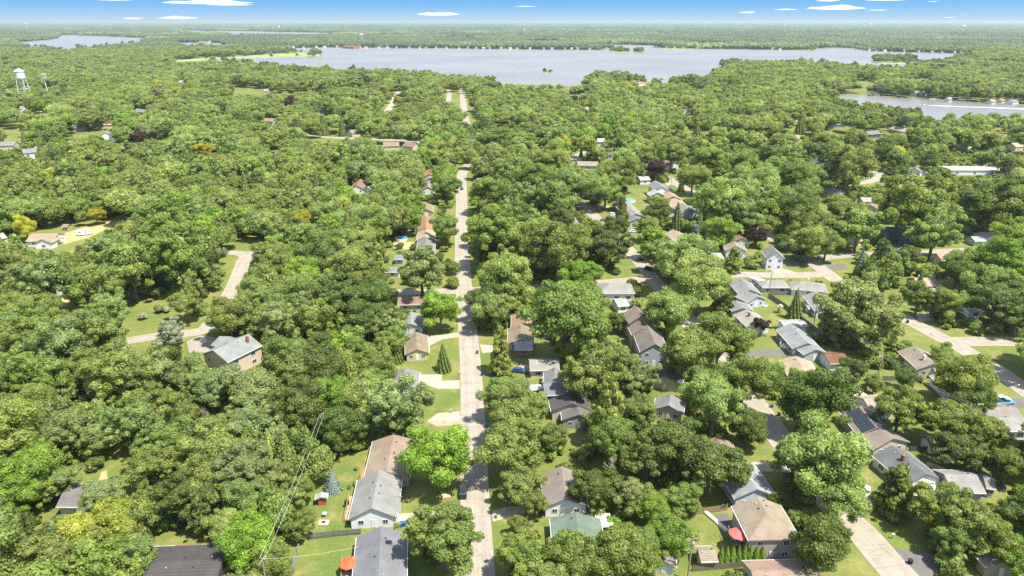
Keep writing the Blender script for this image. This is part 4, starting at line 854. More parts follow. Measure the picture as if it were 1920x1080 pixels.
HT = """556 926 80 oak G|560 985 60 maple G|624 838 46 maple D|652 828 42 maple G|820 858 128 maple V|832 1008 150 oak G|960 835 120 maple L|975 905 90 oak G|945 745 88 maple L|1000 760 60 maple L|826 578 78 maple V|790 503 98 willow S|833 425 60 maple G|838 350 52 maple G|
918 358 74 maple G|935 432 118 willow G|900 470 50 maple G|945 520 112 maple L|925 578 80 maple L|1062 592 158 maple G|1088 515 76 maple V|1146 456 86 oak D|1160 425 50 maple D|1252 582 100 maple L|1115 690 120 willow O|1080 660 60 maple G|1200 705 74 willow S|1160 672 78 willow S|
1195 775 84 maple O|1290 655 110 maple G|1350 640 110 maple G|1340 720 100 oak G|1395 715 100 maple G|1270 830 130 oak D|1330 870 130 oak D|1215 850 110 oak D|1110 915 100 oak D|1180 930 76 willow S|1225 955 66 maple V|1285 930 62 maple G|1262 1000 84 maple V|1165 1040 120 maple G|1200 1020 90 oak G|1080 1040 110 maple G|985 1045 110 oak G|
1000 940 60 oak O|1402 798 76 maple D|1540 862 160 maple L|1490 860 80 maple L|1575 905 100 maple L|1532 1018 118 maple D|1775 955 120 oak G|1830 985 120 oak G|1800 1010 90 oak G|1528 752 128 maple D|1500 712 50 maple G|1690 765 100 oak G|1765 790 110 oak G|1814 704 108 maple G|1836 748 74 maple D|1600 568 124 willow S|1645 603 112 willow S|1572 600 80 willow S|
1290 490 110 maple L|1310 530 110 maple L|1225 470 70 willow S|1736 560 62 maple G|1780 566 66 maple G|1870 562 100 oak D|1910 596 80 oak D|1890 500 100 maple V|1905 445 80 maple V|1500 392 84 maple D|1577 392 70 oak G|1612 420 84 willow L|1520 450 70 maple L|1550 452 62 maple O|1690 380 120 willow G|1745 395 100 willow L|1755 430 90 willow L|1862 375 120 oak D|
1895 395 100 oak D|1798 508 70 maple D|1845 490 80 maple L|1860 530 90 maple L|1705 478 44 maple D|1350 380 100 willow L|1395 360 90 maple L|1350 430 62 maple V|1385 400 80 willow L|1230 405 50 maple D|1215 425 50 maple G|1050 370 90 willow G|1080 350 80 maple L|1135 355 66 maple L|1165 320 64 maple G|1000 330 70 maple G|1035 300 70 maple G|
1100 445 70 maple G|1045 460 120 maple G|1000 475 80 willow O|1090 560 70 maple G|1010 380 60 maple D|1060 410 60 maple D|1440 700 60 maple L|1600 690 50 maple D|1590 700 44 oak S|1755 665 50 maple G|1430 608 0 x|1495 330 80 maple G|1430 340 80 maple L|1540 330 60 oak S|1590 310 90 maple G|1680 330 44 maple D|
1300 330 60 maple G|1330 300 70 maple G|1260 285 60 maple G|640 562 116 oak D|590 600 110 willow G|520 600 90 oak S|740 755 118 willow S|700 720 70 maple G|680 600 80 maple D|700 560 90 maple D|540 690 110 maple G|600 680 110 maple D|560 760 110 maple D|470 735 120 oak S|410 720 100 oak S|480 800 110 oak S|620 740 90 maple V|590 720 60 maple O|
640 800 90 maple D|450 880 120 oak S|390 900 110 oak G|510 900 90 oak S|340 930 110 oak D|420 1000 84 maple L|470 1010 110 maple V|510 1050 80 maple G|60 880 120 maple V|30 930 90 maple V|150 1000 110 maple y|220 980 110 maple y|100 1040 120 maple O|250 1040 90 maple L|190 930 90 oak S|130 900 80 oak S|290 870 100 oak D|320 820 90 oak G|
180 820 70 willow S|110 800 100 oak S|430 592 92 maple O|318 622 56 willow W|350 640 0 x|346 572 64 oak O|92 522 110 willow S|30 530 80 willow S|170 540 100 willow G|240 492 120 willow G|340 470 130 willow G|300 420 110 willow G|180 620 110 willow G|120 650 110 willow S|220 700 120 willow G|60 700 110 willow G|300 700 90 willow S|280 760 100 oak G|
380 283 40 maple Y|595 393 34 maple Y|178 404 32 maple Y|46 424 46 maple Y|1055 267 36 maple Y|240 192 18 maple Y|745 188 20 maple Y|903 190 24 maple Y|1377 228 18 maple Y|958 470 46 maple V|705 487 26 maple V|630 640 40 maple V|1888 860 0 x|480 240 24 maple Y|570 410 40 maple Y|
1233 315 40 maple P|1420 442 36 maple P|258 255 26 maple P|535 258 24 maple P|1182 202 22 maple P|360 238 20 maple P|1425 606 38 oak P|850 500 26 maple G|845 530 30 bush G|1810 680 30 bush O|1768 657 26 bush D|
1850 810 90 oak G|1800 840 90 oak D|1890 870 90 oak D|1910 960 80 maple D|1905 1040 80 maple V|1800 810 60 oak G|1830 860 60 oak D|1640 720 40 maple G|1700 705 50 maple D|1345 585 0 x|1185 545 28 bush D|1160 600 40 maple D|1110 780 40 maple G|1490 910 50 maple D|1460 940 40 maple D|
975 985 44 maple G|1035 820 60 maple G|890 600 30 maple G|960 560 60 maple G|1020 560 60 maple D|505 480 70 maple G|540 500 80 maple G|600 480 90 maple D|690 430 80 maple D|740 400 60 maple D|650 500 90 maple D|560 550 90 maple G|700 520 60 maple D|770 590 50 oak D|720 600 60 maple G|735 640 60 maple D|670 660 60 willow G"""
for rec in HT.replace('\n', '').split('|'):
    q = rec.split()
    if len(q) == 5 and q[4] == 'D' and float(q[0]) < 740 and float(q[1]) > 400: q[4] = 'G' if int(float(q[0])) % 4 else 'D'
    if len(q) == 5: hand(float(q[0]), float(q[1]), float(q[2]), q[3], q[4])
hand(622,900,46,'spruce','B','blue spruce with silvery boughs on the lawn behind the grey-roofed white house', 1.05)
hand(831,668,38,'spruce','D','dark conical spruce standing alone on the front lawn below the tan roof', 1.6)
hand(938,655,54,'pine','O','tall light olive pine at the street edge opposite the tan roof', 1.9)
hand(1140,775,96,'pine','O','large olive green pine with layered boughs above the dead tree')
hand(1683,918,88,'pine','D','broad dark pine beside the charcoal roof with the red chimney', 1.15)
hand(1493,568,38,'spruce','D','tall leaning spruce beside the long white house', 1.7)
hand(1360,550,46,'pine','D','dark pine left of the stacked blue-grey houses', 1.7)
hand(1166,396,34,'pine','D','grey-green pine in front of the grey roof by the pool', 1.7)
hand(1278,342,18,'spruce','D','small dark spruce beside the back street driveway')
hand(1312,425,36,'spruce','D','tall blue-green spruce right of the orange-tan roof', 1.5)
hand(1270,405,32,'spruce','D','dark spruce left of the orange-tan roof', 1.9)
hand(1302,450,38,'pine','B','blue-grey pine at the end of the orange-tan house')
hand(1652,487,56,'pine','D','wide dark pine behind the hedge by the road junction', 1.5)
hand(1615,490,30,'spruce','B','grey-blue spruce left of the wide dark pine')
hand(1735,532,28,'spruce','D','dark spruce in front of the pinkish roof')
hand(686,672,24,'spruce','B','slim blue spruce in the wood edge left of the lawns', 2.0)
hand(722,660,42,'spruce','O','olive spruce right of the slim blue spruce', 1.9)
hand(742,650,34,'spruce','D','dark spruce close behind the tan roof', 1.9)
hand(535,850,78,'spruce','D','dark tall spruce at the left of the wire group', 1.35)
hand(578,838,74,'spruce','D','dark tall spruce beside the overhead wires', 1.35)
hand(505,840,60,'spruce','G','green spruce leaning into the pale oaks', 1.5)
hand(1088,283,10,'spruce','D','little dark conifer by the long brown roof', 2.2)
hand(1012,915,26,'spruce','D','narrow spruce beside the brown ridged roof', 1.8)
hand(1375,490,44,'pine','O','light pine in front of the round-door white house', 1.1)
hand(1475,430,22,'column','D','dark clipped column shrub beside a power pole', 1.6)
hand(208,262,16,'spruce','B','small conifer in front of the white gable in the upper left')
hand(44,255,16,'spruce','D','dark small conifer at the edge of the yellow lawn')
hand(212,148,12,'spruce','D','lone dark spruce poking out of the upper left wood')
hand(1245,325,22,'column','G','green column shrub by the back street lawn', 1.5)
for k, (x, y) in enumerate([(1283,397),(1287,397),(1291,397)]):
    hand(x, y, 6, 'column', 'G', None, 2.6); TREES[-1][6] = '#arbfar'
for k in range(8):
    hand(1352+k*10.9, 1042-k*0.6 + (3 if k > 5 else 0), 13.5, 'column', 'V', '#arb', 3.1)
hand(1150,872,70,'bare','X','bare dead tree with pale twisted branches among the dark oaks', 1.1)
hand(385,775,44,'bare','X','bare grey treetop in the middle of the left wood', 1.0)
hand(1160,1058,50,'bare','X','dead pale branches at the bottom edge right of the street', 1.0)
hand(30,690,26,'bare','X','pale dead branches at the far left edge', 1.3)
hand(240,552,26,'bare','X','bare pale limbs above the green meadow', 1.0)
hand(575,425,34,'willow','X','thin brownish half-leafless crown in the left wood', 1.0)
hand(120,785,20,'bare','X','short pale snag above the lower left wood', 1.2)
# shrubs in the gardens and meadow
for x, y, w, t, lb in [(268,592,18,'W','silvery shrub on the green meadow'),(300,578,22,'S','grey-green shrub at the top of the meadow'),(313,580,16,'W','pale shrub beside the meadow thicket'),(670,905,16,'y','pale yellow-green round shrub beside the blue spruce'),
    (655,912,10,'G','small dark shrub by the garden fence of the blue spruce'),(668,878,10,'G','round green shrub behind the wooden deck'),(595,935,6,'y','tiny yellow shrub left of the blue spruce'),(1200,415,12,'D','clipped round shrub on the fenced lawn'),
    (768,580,6,'D','small clipped shrub under the long red-brown roof'),(778,580,7,'D','clipped shrub beside the beige wall of the red-brown roof'),(1447,700,10,'D','small round bush on the lawn below the dark driveway'),(1482,526,8,'D','small bush beside the hip roof by the camper'),
    (1532,528,8,'D','bush at the right end of the wide grey hip roof'),(1540,529,7,'D','second bush at the right end of the wide grey hip roof'),(1187,532,30,'D','round dark bush at the corner of the street junction'),(1395,735,8,'G','small bush on the roadside lawn'),
    (1640,505,60,'D','long dark hedge mass above the silvery willow'),(1700,500,40,'D','dark hedge by the pinkish roof'),(1475,455,44,'D','dark clipped hedge along the diagonal road'),(1500,470,40,'D','lower end of the clipped hedge on the diagonal road'),
    (1228,378,30,'G','green hedge row between the fenced gardens'),(1250,378,30,'G','right part of the green garden hedge row'),(750,460,18,'D','dark hedge below the swimming pool garden'),(775,460,18,'D','right end of the dark pool hedge'),(930,968,8,'S','silver shrub at the driveway mouth')]:
    hand(x, y, w, 'bush', t, lb)

# keep hand-placed trunks out of walls and off the paving
nud = 0
for t in TREES:
    mg = 0.8 if t[4] in ('maple', 'oak', 'willow', 'bare') else min(1.2, t[2]*.5)
    for _ in range(3):
        mv = False
        for fx, fy, hl, hw_, fa in FOOT:
            dx, dy = t[0]-fx, t[1]-fy; c_, s_ = math.cos(fa), math.sin(fa); a_, b_ = dx*c_+dy*s_, -dx*s_+dy*c_
            ea, eb = hl+mg-abs(a_), hw_+mg-abs(b_)
            if ea > 0 and eb > 0:
                if ea < eb: a_ += math.copysign(ea+.05, a_)
                else: b_ += math.copysign(eb+.05, b_)
                t[0], t[1] = fx+a_*c_-b_*s_, fy+a_*s_+b_*c_; mv = True
        for rx_, ry_, rw in ROADS:
            dx, dy = t[0]-rx_, t[1]-ry_; L_ = math.hypot(dx, dy)
            if L_ < rw+.7: k_ = (rw+.8)/max(L_, .05); t[0], t[1] = rx_+dx*k_, ry_+dy*k_; mv = True
        if not mv: break
        nud += 1
print('nudged', nud)
# trees that fill the canopy between the openings
rs = np.random.RandomState(11)
INT = np.zeros((MH+1, MW+1)); 
def clear_frac(cx, cy, rx, ry):
    x0 = np.clip(((cx-rx)/4).astype(int), 0, MW); x1 = np.clip(((cx+rx)/4).astype(int)+1, 0, MW)
    y0 = np.clip(((cy-ry)/4).astype(int), 0, MH); y1 = np.clip(((cy+ry)/4).astype(int)+1, 0, MH)
    A = np.maximum(1, (x1-x0)*(y1-y0)); return (INT[y1, x1]-INT[y0, x1]-INT[y1, x0]+INT[y0, x0])/A
INT[1:, 1:] = np.cumsum(np.cumsum(CLEAR, 0), 1)
RD = np.array(ROADS); FT = np.array(FOOT); HD = np.array([t[:4] for t in TREES])
def ground_ok(X, Y, marg=1.2):
    ok = np.ones(len(X), bool)
    for i in range(0, len(X), 4000):
        s = slice(i, i+4000); dx = X[s, None]-RD[None, :, 0]; dy = Y[s, None]-RD[None, :, 1]
        ok[s] &= ((dx*dx+dy*dy) > (RD[None, :, 2]+marg)**2).all(1)
        dx = X[s, None]-FT[None, :, 0]; dy = Y[s, None]-FT[None, :, 1]; c, sn = np.cos(FT[:, 4]), np.sin(FT[:, 4])
        a = np.abs(dx*c+dy*sn); b = np.abs(-dx*sn+dy*c); ok[s] &= ~((a < FT[:, 2]+marg) & (b < FT[:, 3]+marg)).any(1)
    for w in WG: ok &= ~inpoly(X, Y, w)
    return ok
def scatter(y0, y1, sp, seed):
    r_ = np.random.RandomState(seed); xm = y1*.82+60
    gx, gy = np.meshgrid(np.arange(-xm, xm, sp), np.arange(y0, y1, sp*.9)); gx = gx + (np.arange(gx.shape[0])[:, None] % 2)*sp/2
    X = (gx+r_.uniform(-.36, .36, gx.shape)*sp).ravel(); Y = (gy+r_.uniform(-.36, .36, gx.shape)*sp).ravel(); k = np.abs(X) < Y*.80+45
    return X[k], Y[k]
X, Y = scatter(62, 520, 11.4, 3); X2_, Y2_ = scatter(520, 2600, 15.6, 4); X = np.concatenate([X, X2_]); Y = np.concatenate([Y, Y2_])
n = len(X); FARZ = Y > 520
# patchwork of species: slow noise decides size, species and tone
def vnoise(X, Y, s, seed):
    r_ = np.random.RandomState(seed); T_ = r_.uniform(0, 1, (64, 64)); u = X/s+1000; v = Y/s+1000; i = np.floor(u).astype(int); j = np.floor(v).astype(int); fu = u-i; fv = v-j
    fu = fu*fu*(3-2*fu); fv = fv*fv*(3-2*fv); g = lambda a, b: T_[a % 64, b % 64]
    return g(i, j)*(1-fu)*(1-fv)+g(i+1, j)*fu*(1-fv)+g(i, j+1)*(1-fu)*fv+g(i+1, j+1)*fu*fv
big = vnoise(X, Y, 60, 1); r = 4.2+4.2*np.clip(big*.6+rs.uniform(0, 1, n)*.5, 0, 1.1)+2.2*(rs.uniform(0, 1, n) < .12); r = r*np.where(FARZ, 1.36*rs.uniform(.78, 1.22, n), 1.0)
hgt = r*2*rs.uniform(.98, 1.25, n); hgt = np.clip(hgt, 7, 19)+rs.uniform(-2, 2, n)
cx, cy, dep = to_px(X, Y, hgt*.6); rx = r*FPX/dep; el = np.arctan2(CAM_H-hgt*.6, Y); ry = np.sqrt((hgt*.42*np.cos(el))**2+(r*np.sin(el))**2)*FPX/dep
vis = (cx > -rx-20) & (cx < 1920+rx+20) & (cy < 1080+ry+30)
def ncell(cx, cy, rx, ry): return np.maximum(1, (2*rx/4+1)*(2*ry/4+1))
cf = clear_frac(cx, cy, rx*.85, ry*.9); nc = cf*ncell(cx, cy, rx*.85, ry*.9)
cfc = clear_frac(cx, cy, rx*.4, ry*.4)
openr = (cx > 1120) & (cy > 235) & (cy < 800) & (rs.uniform(0, 1, n) < .55) | (cx > 890) & (cy > 235) & (cy < 760) & (rs.uniform(0, 1, n) < .15)
openm = (cy < 300) & (vnoise(X, Y, 110, 71) > .78)
ok = vis & (nc < np.maximum(1.0, .07*ncell(cx, cy, rx*.85, ry*.9))) & (cfc < .02) & ~openr & ~openm
X, Y, r, hgt, cx, cy, dep, rx = [a[ok] for a in (X, Y, r, hgt, cx, cy, dep, rx)]
ok = ground_ok(X, Y)
for i in range(0, len(X), 4000):
    s = slice(i, i+4000); d2 = (X[s, None]-HD[None, :, 0])**2+(Y[s, None]-HD[None, :, 1])**2; ok[s] &= (d2 > (.62*(r[s, None]+HD[None, :, 2]))**2).all(1)
X, Y, r, hgt, cx, cy, dep, rx = [a[ok] for a in (X, Y, r, hgt, cx, cy, dep, rx)]
n = len(X); sel = vnoise(X, Y, 45, 5)*.5+rs.uniform(0, 1, n)*.5; ton = vnoise(X, Y, 80, 9)*.45+rs.uniform(0, 1, n)*.55
KIND = np.where(sel < .34, 1, np.where(sel < .70, 0, 2)); KIND[rs.uniform(0, 1, n) < .035] = 3
left = (cx < 700) & (cy > 330)
def tone_of(i):
    t = ton[i]; u = rs.uniform()
    if u < .0015 and rx[i] < 10: return 'Y'
    if u < .010 and rx[i] < 22: return 'P'
    if u < .03 and rx[i] < 25: return 'y'
    if KIND[i] == 3: return 'D'
    if KIND[i] == 2 and u > .45: return 'S' if u > .7 else 'O'
    return 'D' if t < .25 else 'G' if t < .54 else 'L' if t < .78 else 'V' if t < .86 else 'O'
KN = ['maple', 'oak', 'willow', 'spruce']
TK = [tone_of(i) for i in range(n)]
big_px = rx + 0*cy
order = np.argsort(-big_px); inview = (cx > -rx) & (cx < 1920+rx) & (cy < 1080+rx*.8)
nleaf = sum(1 for t in TREES if t[4] in ('maple', 'oak', 'willow'))
near = np.zeros(n, bool); cnt = 0; MAXN = 296 - nleaf
for i in order:
    if KN[KIND[i]] == 'spruce': near[i] = rx[i] > 9 and inview[i]; continue
    if cnt < MAXN and inview[i]: near[i] = True; cnt += 1
for i in np.where(near)[0]:
    k = KN[KIND[i]]
    if k == 'spruce': TREES.append([X[i], Y[i], r[i]*.62, hgt[i]*1.1, k, TK[i], None, cx[i], cy[i]])
    else: TREES.append([X[i], Y[i], r[i], hgt[i], k, TK[i], None, cx[i], cy[i]])
print('canopy', n, 'hand', len(HD), 'individual', len(TREES), 'near smallest px', rx[near].min())

# labels for the individual trees: tone, size and the landmark they stand by
NAMES = {'maple': 'leafy_tree', 'oak': 'leafy_tree', 'willow': 'leafy_tree', 'spruce': 'spruce_tree', 'pine': 'pine_tree', 'column': 'arborvitae', 'bush': 'shrub', 'bare': 'dead_tree'}
SHAPE = {'maple': 'round', 'oak': 'clumpy', 'willow': 'feathery', 'spruce': 'pointed', 'pine': 'layered', 'column': 'narrow', 'bush': 'low', 'bare': 'bare'}
LMK += [(868, 922, 'the parked black car'), (320, 625, 'the curved drive in the wood'), (440, 520, 'the loop road in the left wood'), (280, 605, 'the green meadow'), (190, 420, 'the hay field'), (47, 165, 'the white water tower'),
        (1205, 515, 'the street junction with the yellow sign'), (1640, 1000, 'the lower right street'), (1440, 800, 'the shaded diagonal street'), (1800, 650, 'the right diagonal road'), (870, 480, 'the main street'), (866, 345, 'the dark car on the main street'),
        (1530, 510, 'the road junction on the right'), (1648, 690, 'the leaning utility pole'), (1290, 1040, 'the bottom utility pole'), (20, 1060, 'the bottom left corner'), (20, 800, 'the left edge, low down'), (20, 600, 'the left edge, midway'), (1900, 1060, 'the bottom right corner'),
        (250, 760, 'the deep left wood'), (600, 700, 'the oaks behind the lawns'), (210, 850, 'the small clearing in the wood'), (620, 330, 'the upper central wood'), (420, 380, 'the wood above the loop road'), (1150, 872, 'the bare dead tree')]
ORD = ['nearest'] + [o_ + ' nearest' for o_ in ORDW[2:60]]
grp = {}
for i, t in enumerate(TREES):
    if t[6]: continue
    lx = sorted(LMK, key=lambda l: (l[0]-t[7])**2+((l[1]-t[8])*1.3)**2)[0]
    dx, dy = t[7]-lx[0], (t[8]-lx[1])*1.3
    rel = ('left of ' if dx < 0 else 'right of ') if abs(dx) > abs(dy) else ('beyond ' if dy < 0 else 'in front of ')
    grp.setdefault((SHAPE[t[4]], TW[t[5]], t[4], rel, lx[2]), []).append((dx*dx+dy*dy, i))
for (sh, tw, k, rel, lm), v in grp.items():
    v.sort()
    noun = NAMES[k].replace('_', ' ').replace('leafy tree', 'tree')
    for q, (_, i) in enumerate(v):
        TREES[i][6] = f'{sh} {tw} {noun} {rel}{lm}' if len(v) == 1 else (f'{ORD[q]} {sh} {tw} {noun} {rel}{lm}' if q < len(ORD) else f'farthest {sh} {tw} {noun} {rel}{lm}')
CATS = {'leafy_tree': 'tree', 'spruce_tree': 'tree', 'pine_tree': 'tree', 'arborvitae': 'hedge tree', 'shrub': 'shrub', 'dead_tree': 'tree'}
tr_ = random.Random(3)
for i, (x, y, rr, h, k, tk, lb, pcx, pcy) in enumerate(TREES):
    nm = NAMES[k]; root = empty(nm, (x, y, 0), tr_.uniform(0, 6.28))
    g = {'leafy_tree': 'leafy trees between the houses', 'spruce_tree': 'spruces in the gardens', 'shrub': 'garden shrubs', 'dead_tree': 'dead trees'}.get(nm)
    if lb == '#arb': arbn = globals().get('arbn', 0) + 1; lb, g = ORDW[arbn]+' narrow bright arborvitae counted from the tan shed along the row', 'arborvitae row behind the tan shed'
    if lb == '#arbfar': arbf = globals().get('arbf', 0) + 1; lb, g = ORDW[arbf]+' slim arborvitae from the left in the short row before the far grey roof', 'far arborvitae row'
    tag(root, lb, CATS[nm], g)
    if k == 'bare':
        o = link('branches', BARE[i % 3], root, (0, 0, 0), (0, 0, 0), (h*.95, h*.95, h*1.02)); continue
    base = TONE[tk]; j = [tr_.uniform(.92, 1.08), 1.0, tr_.uniform(.90, 1.12)]; j[2], j[1] = tr_.uniform(.88, 1.14), j[2]; c = [base[0]*j[0]*j[2], base[1]*j[2], base[2]*j[1]*j[2]]
    if k in ('maple', 'oak', 'willow'): cz, sz = h*.60, h*.42
    elif k in ('spruce', 'pine'): cz, sz = h*.53, h*.49
    elif k == 'column': cz, sz = h*.51, h*.49
    else: cz, sz = h*.42, h*.55
    cr_ = link('crown', CR[k, tr_.randrange(NV[k])], root, (0, 0, cz), (0, 0, 0), (rr, rr*tr_.uniform(.9, 1.08), sz)); cr_['tone'] = c
    if k != 'bush': link('trunk', TR[i % 4], root, (0, 0, 0), (0, 0, 0), (h, h, h*.95) if k in ('maple', 'oak', 'willow') else (h*.35, h*.35, h*1.0))

# the rest of the canopy: one object that scatters lighter crowns
def hidden_col(name, meshes):
    c = bpy.data.collections.new(name)
    for i, me in enumerate(meshes):
        o = bpy.data.objects.new('%s_%02d' % (name, i), me); c.objects.link(o)
    return c
def gn_scatter(name, P, rot, scale, idx, tone, col):
    me = bpy.data.meshes.new(name); me.vertices.add(len(P)); me.vertices.foreach_set('co', np.asarray(P, np.float32).ravel())
    def at(nm, ty, data, key):
        a = me.attributes.new(nm, ty, 'POINT'); a.data.foreach_set(key, np.asarray(data).ravel())
    at('rotz', 'FLOAT', rot.astype(np.float32), 'value'); at('scl', 'FLOAT_VECTOR', scale.astype(np.float32), 'vector'); at('idx', 'INT', idx.astype(np.int32), 'value')
    at('tone', 'FLOAT_COLOR', np.concatenate([tone, np.ones((len(tone), 1))], 1).astype(np.float32), 'color')
    o = link(name, me); o['kind'] = 'stuff'
    ng = bpy.data.node_groups.new(name, 'GeometryNodeTree'); ng.interface.new_socket('Geometry', in_out='INPUT', socket_type='NodeSocketGeometry'); ng.interface.new_socket('Geometry', in_out='OUTPUT', socket_type='NodeSocketGeometry')
    N = ng.nodes.new; L = ng.links.new
    gi = N('NodeGroupInput'); go = N('NodeGroupOutput'); iop = N('GeometryNodeInstanceOnPoints'); ci = N('GeometryNodeCollectionInfo')
    ci.inputs['Collection'].default_value = col; ci.inputs['Separate Children'].default_value = True; ci.inputs['Reset Children'].default_value = True
    def na(nm, ty):
        a = N('GeometryNodeInputNamedAttribute'); a.data_type = ty; a.inputs['Name'].default_value = nm; return a.outputs['Attribute']
    cx_ = N('ShaderNodeCombineXYZ'); L(na('rotz', 'FLOAT'), cx_.inputs['Z'])
    L(gi.outputs[0], iop.inputs['Points']); L(ci.outputs[0], iop.inputs['Instance']); iop.inputs['Pick Instance'].default_value = True
    L(na('idx', 'INT'), iop.inputs['Instance Index']); L(cx_.outputs[0], iop.inputs['Rotation']); L(na('scl', 'FLOAT_VECTOR'), iop.inputs['Scale']); L(iop.outputs[0], go.inputs[0])
    md = o.modifiers.new('scatter', 'NODES'); md.node_group = ng; return o
LOW = [lobes_crown('canopy_crown', 800+i, k, 2600, .070, ICO1) for i, k in enumerate(['maple', 'dome', 'dome', 'oak', 'oak', 'dome', 'willow', 'willow', 'dome'])] + [conifer_crown('canopy_crown', 850, 'spruce', 1600, .075)]
lowcol = hidden_col('canopy_source', LOW)
far = ~near
fi = np.where(far)[0]
MXs, MYs = scatter(62, 560, 7.2, 77); mr_ = rs.uniform(2.6, 4.2, len(MXs)); mh_ = mr_*2*rs.uniform(1.1, 1.5, len(MXs)); mx_, my_, md_ = to_px(MXs, MYs, mh_*.6)
kk = (mx_ < 735) & (mx_ > -30) & (my_ < 1100) & (clear_frac(mx_, my_, mr_*FPX/md_, mr_*.9*FPX/md_) < .03); MXs, MYs, mr_, mh_ = MXs[kk], MYs[kk], mr_[kk], mh_[kk]; kk = ground_ok(MXs, MYs, 2.5)
ALL = np.concatenate([HD[:, :3].astype(float), np.stack([X, Y, r], 1)]); 
for i_ in range(len(MXs)):
    if kk[i_]: kk[i_] = (((ALL[:, 0]-MXs[i_])**2+(ALL[:, 1]-MYs[i_])**2) > (.45*(ALL[:, 2]+mr_[i_]))**2).all()
MXs, MYs, mr_, mh_ = MXs[kk], MYs[kk], mr_[kk], mh_[kk]
def tones(keys, r_): 
    b = np.array([TONE[k] for k in keys]); j = np.stack([r_.uniform(.92, 1.09, len(b)), r_.uniform(.88, 1.14, len(b)), r_.uniform(.86, 1.16, len(b))], 1); b[:, 0] *= j[:, 0]*j[:, 2]; b[:, 1] *= j[:, 2]; b[:, 2] *= j[:, 1]*j[:, 2]; return b
kf = KIND[fi]; idx = np.where(kf == 0, rs.randint(0, 3, len(fi)), np.where(kf == 1, rs.randint(3, 6, len(fi)), np.where(kf == 2, rs.randint(6, 9, len(fi)), 9)))
rf = np.where(kf == 3, r[fi]*.6, r[fi])*1.08; hf = hgt[fi]
P = np.stack([X[fi], Y[fi], np.where(kf == 3, hf*.5, hf*.58)], 1); nm_ = len(MXs)
P = np.vstack([P, np.stack([MXs, MYs, mh_*.55], 1)]); S_ = np.vstack([np.stack([rf, rf, np.where(kf == 3, hf*.5, hf*.45)], 1), np.stack([mr_, mr_, mh_*.48], 1)])
idx = np.concatenate([idx, rs.randint(0, 9, nm_)]); tk_ = [TK[i] for i in fi]+[rs.choice(['G', 'D', 'O', 'L', 'S', 'G']) for _ in range(nm_)]
gn_scatter('woodland', P, rs.uniform(0, 6.28, len(P)), S_, idx, tones(tk_, rs), lowcol)
# peninsula, island and shore trees
Xs, Ys = [], []
for cxp, cyp, n_, sx, sy in [(440,103,14,40,2),(520,100,26,20,2),(545,98,16,20,1.5),(590,101,18,5,2),(1160,96,50,18,2),(1196,97,22,8,1),(1026,135.5,7,7,.7),(1665,114,70,26,4),(1700,114,60,14,4),(1280,90,60,32,1.5),(1300,90,20,10,1)]:
    for _ in range(n_):
        p = G(cxp+rs.uniform(-1, 1)*sx, cyp+rs.uniform(-1, 1)*sy); Xs.append(p.x); Ys.append(p.y)
for w in WG:
    cxw, cyw = sum(p[0] for p in w)/len(w), sum(p[1] for p in w)/len(w)
    for q in range(len(w)):
        a, b = w[q], w[(q+1) % len(w)]; L_e = math.hypot(b[0]-a[0], b[1]-a[1])
        if (a[1]+b[1])/2 < 1450: continue
        nx, ny = -(b[1]-a[1])/max(L_e, 1), (b[0]-a[0])/max(L_e, 1)
        for t in range(int(L_e/13)):
            s_ = (t+rs.uniform())*13/L_e; off = rs.uniform(-4, 34)
            x_, y_ = a[0]+(b[0]-a[0])*s_, a[1]+(b[1]-a[1])*s_
            for sg in (1, -1):
                c_ = (x_+nx*off*sg, y_+ny*off*sg)
                if (lambda q_: CLEAR[min(MH-1, max(0, int(q_[1]/4))), min(MW-1, max(0, int(q_[0]/4)))])(to_px(c_[0], c_[1], 6.0)) and rs.uniform() < .75: continue
                if not inpoly(np.array([x_+nx*12*sg]), np.array([y_+ny*12*sg]), w)[0] and rs.uniform() < .8: Xs.append(c_[0]); Ys.append(c_[1]); break
Xs, Ys = np.array(Xs), np.array(Ys); m_ = len(Xs); rr_ = rs.uniform(4.5, 9, m_); ipx = to_px(Xs, Ys, 0)[0]; ipy = to_px(Xs, Ys, 0)[1]; rr_[(np.abs(ipx-1026) < 14) & (np.abs(ipy-135) < 6)] *= .5
gn_scatter('shore_trees', np.stack([Xs, Ys, rr_*1.0], 1), rs.uniform(0, 6.28, m_), np.stack([rr_, rr_, rr_*.9], 1), rs.randint(0, 9, m_), tones(['D' if rs.uniform() < .5 else 'G' for _ in range(m_)], rs), lowcol)
# undergrowth between the trunks
UX, UY = scatter(62, 640, 5.4, 21); ur = rs.uniform(1.4, 3.1, len(UX)); ux, uy, ud = to_px(UX, UY, ur*.8); urx = ur*FPX/ud
okk = (ux > -30) & (ux < 1950) & (uy < 1120) & (clear_frac(ux, uy, urx*1.1, urx*.8) < .05); UX, UY, ur = UX[okk], UY[okk], ur[okk]
okk = ground_ok(UX, UY, 1.8); UX, UY, ur = UX[okk], UY[okk], ur[okk]; m_ = len(UX)
ucol = hidden_col('undergrowth_source', [lobes_crown('bush_crown', 900+i, 'bush', 420, .15, ICO1) for i in range(3)])
gn_scatter('undergrowth', np.stack([UX, UY, ur*.55], 1), rs.uniform(0, 6.28, m_), np.stack([ur, ur, ur*.9], 1), rs.randint(0, 3, m_), tones([rs.choice(['D', 'G', 'O', 'L', 'V']) for _ in range(m_)], rs), ucol)

